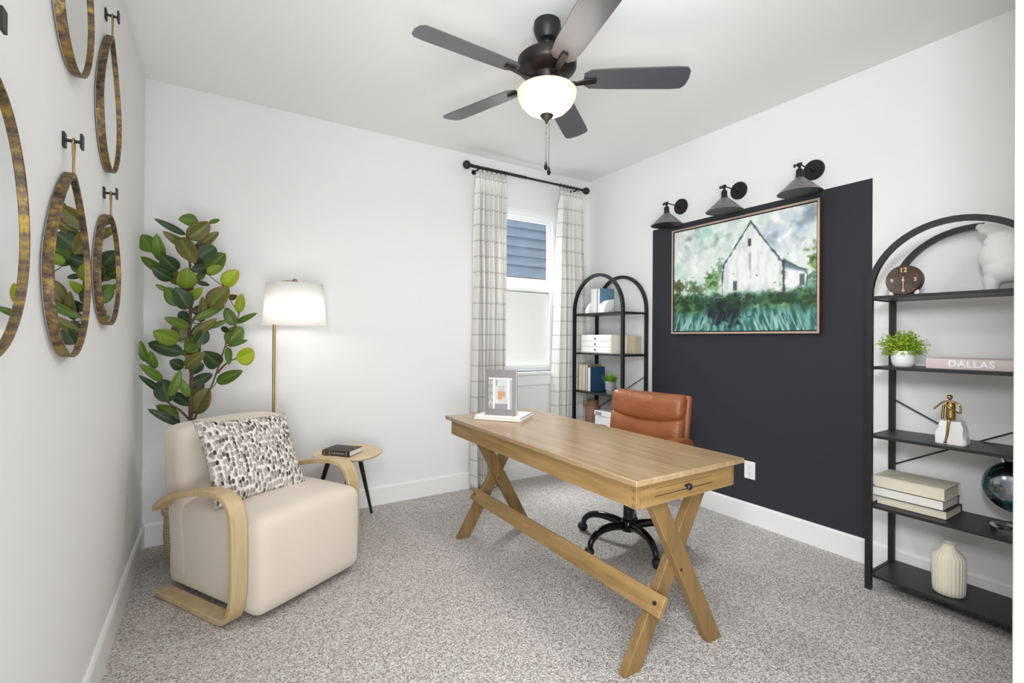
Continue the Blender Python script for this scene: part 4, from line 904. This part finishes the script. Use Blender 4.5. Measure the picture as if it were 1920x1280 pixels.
gm.tube([G3(.792, .957, 3.168), G3(.795, .925, 3.168), G3(.797, .893, 3.168)], .0055, 12)
remeshed(gm, 'figure', 'gold', fg, .0016, 2)['label'] = 'polished gold seated musician figure'
G = 'books stacked on the fourth shelf of the near bookcase'
zz = z2
for i, (w, l, h, dx, dy, cov, lb_) in enumerate(((.20, .272, .040, .002, -.006, '3a3733', 'lowest cream paged book of the stack of three'), (.20, .284, .045, -.004, .004, '3d4449', 'middle white paged book of the stack of three'), (.195, .278, .055, .0, .0, 'd9d2bf', 'thick ivory book on top of the stack of three'))):
    F = frame((3.165+w+dx, .785+dy, zz), (-1, 0, 0), (0, 1, 0), (0, 0, 1))
    book(None, lb_, mat('stack_cover', cov, .6), 'pages' if i != 1 else 'pagesw', (w, l, h), G, F, ct=.0022); zz += h
# globe
gb_ = thing('globe', 'silver and teal globe on a round chrome base at the right edge', 'globe', (3.262, .578, z2))
gc_ = Vector((3.262, .578, .612)); m = mat('globe_metal', '8f979d', .16, 1); t = NT(m); o = t.obj()
nn = t.noise(o, 11, 6, .58, .3); land = t.ramp(nn, [(.515, '000000'), (.535, 'ffffff')])
t.link(t.mix(land, lin('8d949b'), lin('17555f')), t.b.inputs['Base Color']); t.link(t.math('SUBTRACT', 1.0, t.math('MULTIPLY', t.n('SeparateColor', {0: land}).outputs[0], .55)), t.b.inputs['Metallic'])
MB().ball(gc_, .108, 48).build('sphere', m, gb_)
axd = Vector((0, .38, 1)).normalized()
ax_ = MB(); ax_.cyl(gc_+axd*.106, gc_+axd*.124, .0075, 16); ax_.cyl(gc_-axd*.106, gc_-axd*.12, .006, 14); ax_.build('axis_knob', 'nickel', gb_)
me_ = MB(); me_.tube([gc_+Vector((cos(a)*.9*.116*.0, 0, 0))+axd*(.118*cos(a))+Vector((1, 0, 0))*(.118*sin(a)) for a in [pi*k/30 for k in range(31)]], .003, 8)
me_.cyl((3.30, .535, z2+.018), gc_-axd*.118, .005, 12); me_.build('meridian_arm', 'nickel', gb_)
rg = MB(); prof = [(.058, z2+.001), (.084, z2+.001), (.084, z2+.016), (.074, z2+.022), (.062, z2+.016), (.058, z2+.001)]; rg.lathe(prof, (3.262, .575, 0), 48)
rg.v = rg.v; rg.build('base_ring', 'nickel', gb_, angle=30); 
cr_ = MB(); cr_.box((3.20, .571, z2+.006), (3.324, .579, z2+.018)); cr_.box((3.258, .515, z2+.006), (3.266, .635, z2+.018)); cr_.build('base_cross', 'nickel', gb_)
vs_ = thing('ribbed_vase', 'cream vertically ribbed vase on the lowest shelf', 'vase', (3.215, .785, z1))
vp = [(0, z1), (.050, z1), (.056, z1+.006), (.058, z1+.03), (.060, z1+.163), (.057, z1+.174), (.034, z1+.200), (.028, z1+.206), (.026, z1+.222), (.029, z1+.230), (.024, z1+.229), (.022, z1+.20), (0, z1+.18)]
M['ivory'] = mat('ivory_ceramic', 'e6dfcc', .6)
MB().lathe(vp, (3.215, .785, 0), 160, rfun=lambda a, z: 1+(.05*abs(sin(a*13))-.03 if z < z1+.2 else 0)).build('body', 'ivory', vs_, angle=70)
# ================================================================ SCONCES
def sconce(y, label):
    z = 2.262; t_ = thing('wall_sconce', label, 'wall lamp', (RW, y, z), 0, 'black cone wall lamps above the barn painting')
    MB().lathe([(0, 0), (.060, 0), (.060, .010), (.056, .016), (.018, .018), (.012, .026), (0, .027)], (RW, y, z), 40, axis=(-1, 0, 0)).build('wall_plate', 'bronze', t_)
    sc = MB(); sc.ball((RW-.018, y, z+.032), .004, 10); sc.ball((RW-.018, y, z-.032), .004, 10); sc.build('screw', 'bronze', t_)
    MB().tube(crv([(RW-.02, y, z-.004), (RW-.08, y, z-.001), (RW-.168, y, z+.002)], 4), .0042, 12).build('arm', 'bronze', t_)
    x = RW-.170; j = MB(); j.cyl((x, y-.012, z), (x, y+.012, z), .011, 18); j.cyl((x, y+.012, z), (x, y+.026, z), .003, 8); j.box((x-.003, y+.022, z-.009), (x+.003, y+.034, z+.009)); j.build('swivel_joint', 'bronze', t_, bevel=.001)
    ax = Vector((.02, 0, -1)).normalized(); c = Vector((x, y, z))
    def V(r, d): return (r, d)
    MB().lathe([(0, .006), (.008, .006), (.008, .022), (.017, .030), (.0185, .036), (.0185, .066), (.0215, .068), (.0215, .074), (0, .074)], c, 24, axis=ax).build('socket', 'bronze', t_)
    pr = [(.019, .074), (.024, .078), (.110, .158), (.118, .166), (.1165, .168)]
    MB().lathe(pr[:4]+[(.1175, .1665), (.1095, .159), (.0235, .0795), (.0185, .075)], c, 56, axis=ax).build('cone_shade', 'sconcem', t_, angle=50)
    MB().lathe([(.1172, .1667), (.1165, .168), (.107, .160), (.022, .082), (.0, .080), (.0, .0795), (.0232, .0797), (.1092, .1592)], c, 56, axis=ax).build('shade_lining', 'sconcei', t_, angle=50)
    b_ = MB(); b_.ball(c+ax*.115, .022, 18); b_.cyl(c+ax*.074, c+ax*.10, .012, 14); b_.build('bulb', 'white', t_)
M['sconcem'] = mat('satin_grey_shade', '7b7879', .32, .4)
M['sconcei'] = mat('dark_shade_lining', '101013', .5)
sconce(1.47, 'black cone wall lamp nearest the camera, at the right end of the row of three'); sconce(1.955, 'black cone wall lamp in the middle of the row of three'); sconce(2.435, 'black cone wall lamp at the far end of the row, nearest the window')
# ================================================================ OUTLET
ot = thing('wall_outlet', 'white double power outlet low on the dark painted wall', 'outlet', (RW, 1.866, .355))
MB().box((RW-.006, 1.828, .297), (RW, 1.904, .415)).build('cover_plate', 'white', ot, bevel=.002)
for z in (.335, .377):
    s_ = MB().lathe([(0, 0), (.0165, 0), (.0165, .0025), (0, .003)], (RW-.006, 1.866, z), 24, axis=(-1, 0, 0)).build('socket', 'white', ot)
    h_ = MB(); h_.box((RW-.0098, 1.866+.006, z-.001), (RW-.0086, 1.866+.008, z+.007)); h_.box((RW-.0098, 1.866-.008, z-.001), (RW-.0086, 1.866-.006, z+.006)); h_.cyl((RW-.0098, 1.866, z-.008), (RW-.0086, 1.866, z-.008), .0025, 10); h_.build('slot', 'blackmetal', s_)
MB().ball((RW-.0062, 1.866, .356), .0025, 8).build('screw', 'galv', ot)
# ================================================================ BARN PAINTING
PY0, PY1, PZ0, PZ1 = 1.418, 2.488, 1.276, 2.076
bp_ = thing('framed_painting', 'framed painting of a white barn in green grass on the dark wall', 'painting', (RW, (PY0+PY1)/2, (PZ0+PZ1)/2))
def rect(y0, y1, z0, z1, x): return [(x, y0, z0), (x, y1, z0), (x, y1, z1), (x, y0, z1)]
M['frameface'] = mat('champagne_frame', 'c9b3a0', .4, .5); M['frameside'] = mat('walnut_frame_side', '4a352a', .45); M['black'] = mat('black_recess', '0e0e0f', .7)
MB().ring(rect(PY0, PY1, PZ0, PZ1, RW-.042), rect(PY0+.014, PY1-.014, PZ0+.014, PZ1-.014, RW-.042), (.041, 0, 0)).build('frame', 'frameside', bp_, flat=True)
MB().ring(rect(PY0-.0004, PY1+.0004, PZ0-.0004, PZ1+.0004, RW-.0445), rect(PY0+.012, PY1-.012, PZ0+.012, PZ1-.012, RW-.0445), (.0025, 0, 0)).build('frame_face', 'frameface', bp_, flat=True)
MB().box((RW-.012, PY0+.014, PZ0+.014), (RW-.002, PY1-.014, PZ1-.014)).build('recess', 'black', bp_, flat=True)
NXp, NYp = 300, 226; rp = random.Random(9)
def fb(x, y, s=1, o=0): return noise.fractal(Vector((x*s, y*s, o)), 1, 2, 5, noise_basis='PERLIN_ORIGINAL')
def lp(a, b, f): f = max(0, min(1, f)); return tuple(p+(q-p)*f for p, q in zip(a, b))
def seg(px, py, ax, ay, bx, by):
    dx, dy = bx-ax, by-ay; t = max(0, min(1, ((px-ax)*dx+(py-ay)*dy)/(dx*dx+dy*dy))); return sqrt((px-ax-dx*t)**2+(py-ay-dy*t)**2), t
def ss(x, a, b): x = max(0, min(1, (x-a)/(b-a))); return x*x*(3-2*x)
def paint(u, v):                          # u right 0..1, v up 0..1
    X_, Y_ = u*1.34, v; n1 = fb(X_, Y_, 4, 1); n2 = fb(X_, Y_, 11, 5); n3 = fb(X_*3, Y_*.8, 9, 8); n4 = fb(X_, Y_, 26, 2); nb = fb(X_*.7, Y_*1.3, 14, 40)
    c = (.86, .89, .87); c = lp(c, (.67, .83, .77), (n1+.12)*1.5*(1.05-u)); c = lp(c, (.74, .78, .84), (fb(X_, Y_, 3, 20)+.05)*1.6*(u+.2)); c = lp(c, (.94, .95, .93), n2*1.4+.15)
    c = lp(c, (.55, .62, .66), (fb(X_, Y_, 6, 33)+.02)*ss(u, .55, .8)*ss(v, .6, .8)*1.5); c = lp(c, (.62, .68, .64), (fb(X_, Y_, 9, 61)-.12)*2*ss(.6-u, 0, .3)*ss(v, .6, .9))
    def tree(cx, cy, rx, ry, dk, lt, k=.95):
        nonlocal c
        d = 1-sqrt(((u-cx)/rx)**2+((v-cy)/ry)**2)+n4*.75+n2*.6; m = ss(d, -.12, .38)*k
        c = lp(c, lp(dk, lt, n4*2.0+nb*1.2+.5), m)
    tree(.33, .46, .065, .14, (.20, .38, .20), (.52, .64, .42)); tree(.378, .58, .028, .13, (.28, .46, .28), (.55, .66, .48), .8)
    tree(.03, .44, .10, .08, (.16, .27, .16), (.34, .40, .24)); tree(.15, .41, .07, .07, (.20, .36, .22), (.40, .50, .32), .85); tree(.21, .40, .05, .05, (.30, .22, .16), (.36, .42, .30), .6)
    tree(1.03, .50, .085, .20, (.18, .32, .14), (.50, .60, .34)); tree(.98, .36, .07, .09, (.30, .48, .42), (.50, .66, .58), .8)
    ax, ay, lx_, ly_, rx, ry_ = .602, .955, .400, .560, .808, .570
    base = .335+n2*.05+.04*ss(.52-u, 0, .1)
    e = 9.0
    top = (ay-(ax-u)/(ax-lx_)*(ay-ly_)) if u < ax else (ay-(u-ax)/(rx-ax)*(ay-ry_))
    ins = ss(v, base-.03, base+.03)*(1 if (lx_ < u < rx and v < top) else 0)
    if ins:
        w = lp((.92, .92, .91), (.80, .83, .83), (n3+.02)*1.1); w = lp(w, (.66, .76, .72), max(0, (.43-v)*6)*(n2+.6))
        w = lp(w, (.62, .70, .68), ss(1-abs((u-ax)+(ay-v)*.12+.0)/.035, 0, 1)*.35*ss(v, .62, .8)*(n3+.8)); w = lp(w, (.70, .76, .74), ss(1-abs(u-lx_-.03)/.03, 0, 1)*.5)
        c = lp(c, w, ins)
    if rx < u < .945 and v < .60-(u-rx)*.95+.0 and v > base-.03:
        w = lp((.93, .93, .93), (.80, .83, .85), n3+.1)
        w = lp(w, (.30, .40, .43), ss(v, .50-(u-rx)*.35, .545-(u-rx)*.5)*.85); c = lp(c, w, ss(v, base-.03, base+.02))
    for (a, b, e_, f_, w, k) in ((ax, ay, .504, .776, .0055, .95), (.504, .776, lx_+.008, .60, .0065, .9), (lx_+.008, .60, lx_, .45, .008, .9), (lx_, .45, lx_+.003, .34, .004, .45), (ax, ay, .70, .76, .0065, .95), (.70, .76, .787, .60, .006, .85), (.787, .60, rx+.004, .56, .009, .9), (rx+.002, .57, rx+.006, .33, .011, .8), (rx, .575, .935, .485, .004, .7), (.935, .485, .95, .44, .006, .8), (.95, .44, .944, .35, .004, .6)):
        d, t_2 = seg(u*1.34, v, a*1.34, b, e_*1.34, f_); w2 = w*(1+n4*1.2)
        c = lp(c, (.10, .13, .15), k*(1-ss(d, w2*.45, w2*1.15))); c = lp(c, (.38, .46, .48), .30*(1-ss(d, w2, w2*3))*(n3+.8))
    def blob(cx, cy, rx_, ry2, col, k):
        nonlocal c
        d = max(abs(u-cx)/rx_, abs(v-cy)/ry2); c = lp(c, col, k*(1-ss(d, .75, 1.25)))
    blob(.594, .775, .011, .032, (.24, .25, .27), .95); blob(.597, .61, .008, .07, (.50, .54, .56), .55); blob(.60, .50, .004, .05, (.62, .66, .66), .4)
    blob(.494, .405, .014, .042, (.24, .29, .29), .9); blob(.92, .405, .014, .046, (.28, .32, .33), .85); blob(.50, .43, .008, .02, (.45, .5, .48), .5)
    hz = .335+.05*n2+.03*ss(.45-u, 0, .4)-.01*ss(u, .6, 1)
    m = 1-ss(v, hz-.035, hz+.03)
    if m > 0:
        g = lp((.10, .24, .13), (.30, .46, .28), n2*1.5+nb*1.2+.4); tq = lp((.15, .38, .37), (.45, .66, .62), n3*1.8+.45)
        q = lp(g, tq, ss(.25-v, 0, .14)+n1*.6); q = lp(q, (.30, .24, .16), ss(nb, .08, .3)*.5*ss(v, .2, .3))
        dk_ = 1-sqrt(((u-.42)/.16)**2+((v-.17)/.15)**2)+n2*.8+nb*.5; q = lp(q, (.07, .11, .16), ss(dk_, .05, .6)*.95)
        q = lp(q, (.50, .62, .64), ss(fb(u*6, v*30, 2, 71), .12, .4)*ss(v, .24, .3)*(1-ss(u, .55, .7))*ss(u, .3, .4)*.7)
        st = fb(u*26+v*(8 if u > .5 else -7), v*2.2, 2.2, 17)
        q = lp(q, (.72, .84, .83), ss(st, -.02, .4)*(1-ss(v, .08, .22))*(.75 if (u < .3 or u > .62) else .25))
        q = lp(q, (.60, .72, .52), ss(n4, .05, .3)*(1-ss(abs(v-.215), .008, .03))*ss(u, .6, .64)*(1-ss(u, .8, .86))*.8)
        q = lp(q, (.08, .16, .09), ss(n4+nb, .0, .4)*ss(v, .23, .3)*.65); c = lp(c, q, m)
    return tuple(max(.01, min(.95, x)) for x in c)
vp_, cp_ = [], []
y0, y1, z0, z1_ = PY0+.019, PY1-.019, PZ0+.019, PZ1-.019
for j in range(NYp+1):
    for i in range(NXp+1):
        u, v = i/NXp, j/NYp; vp_.append((RW-.036, y1+(y0-y1)*u, z0+(z1_-z0)*v)); c = paint(u, v); cp_.append(lin(c))
fp_ = [(j*(NXp+1)+i, j*(NXp+1)+i+1, (j+1)*(NXp+1)+i+1, (j+1)*(NXp+1)+i) for j in range(NYp) for i in range(NXp)]
colmesh('canvas_picture', MB().add(vp_, fp_), cp_, 'canvas', bp_, False)
MB().box((RW-.0355, y0, z0), (RW-.012, y1, z1_)).build('canvas_edge', 'black', bp_, flat=True)
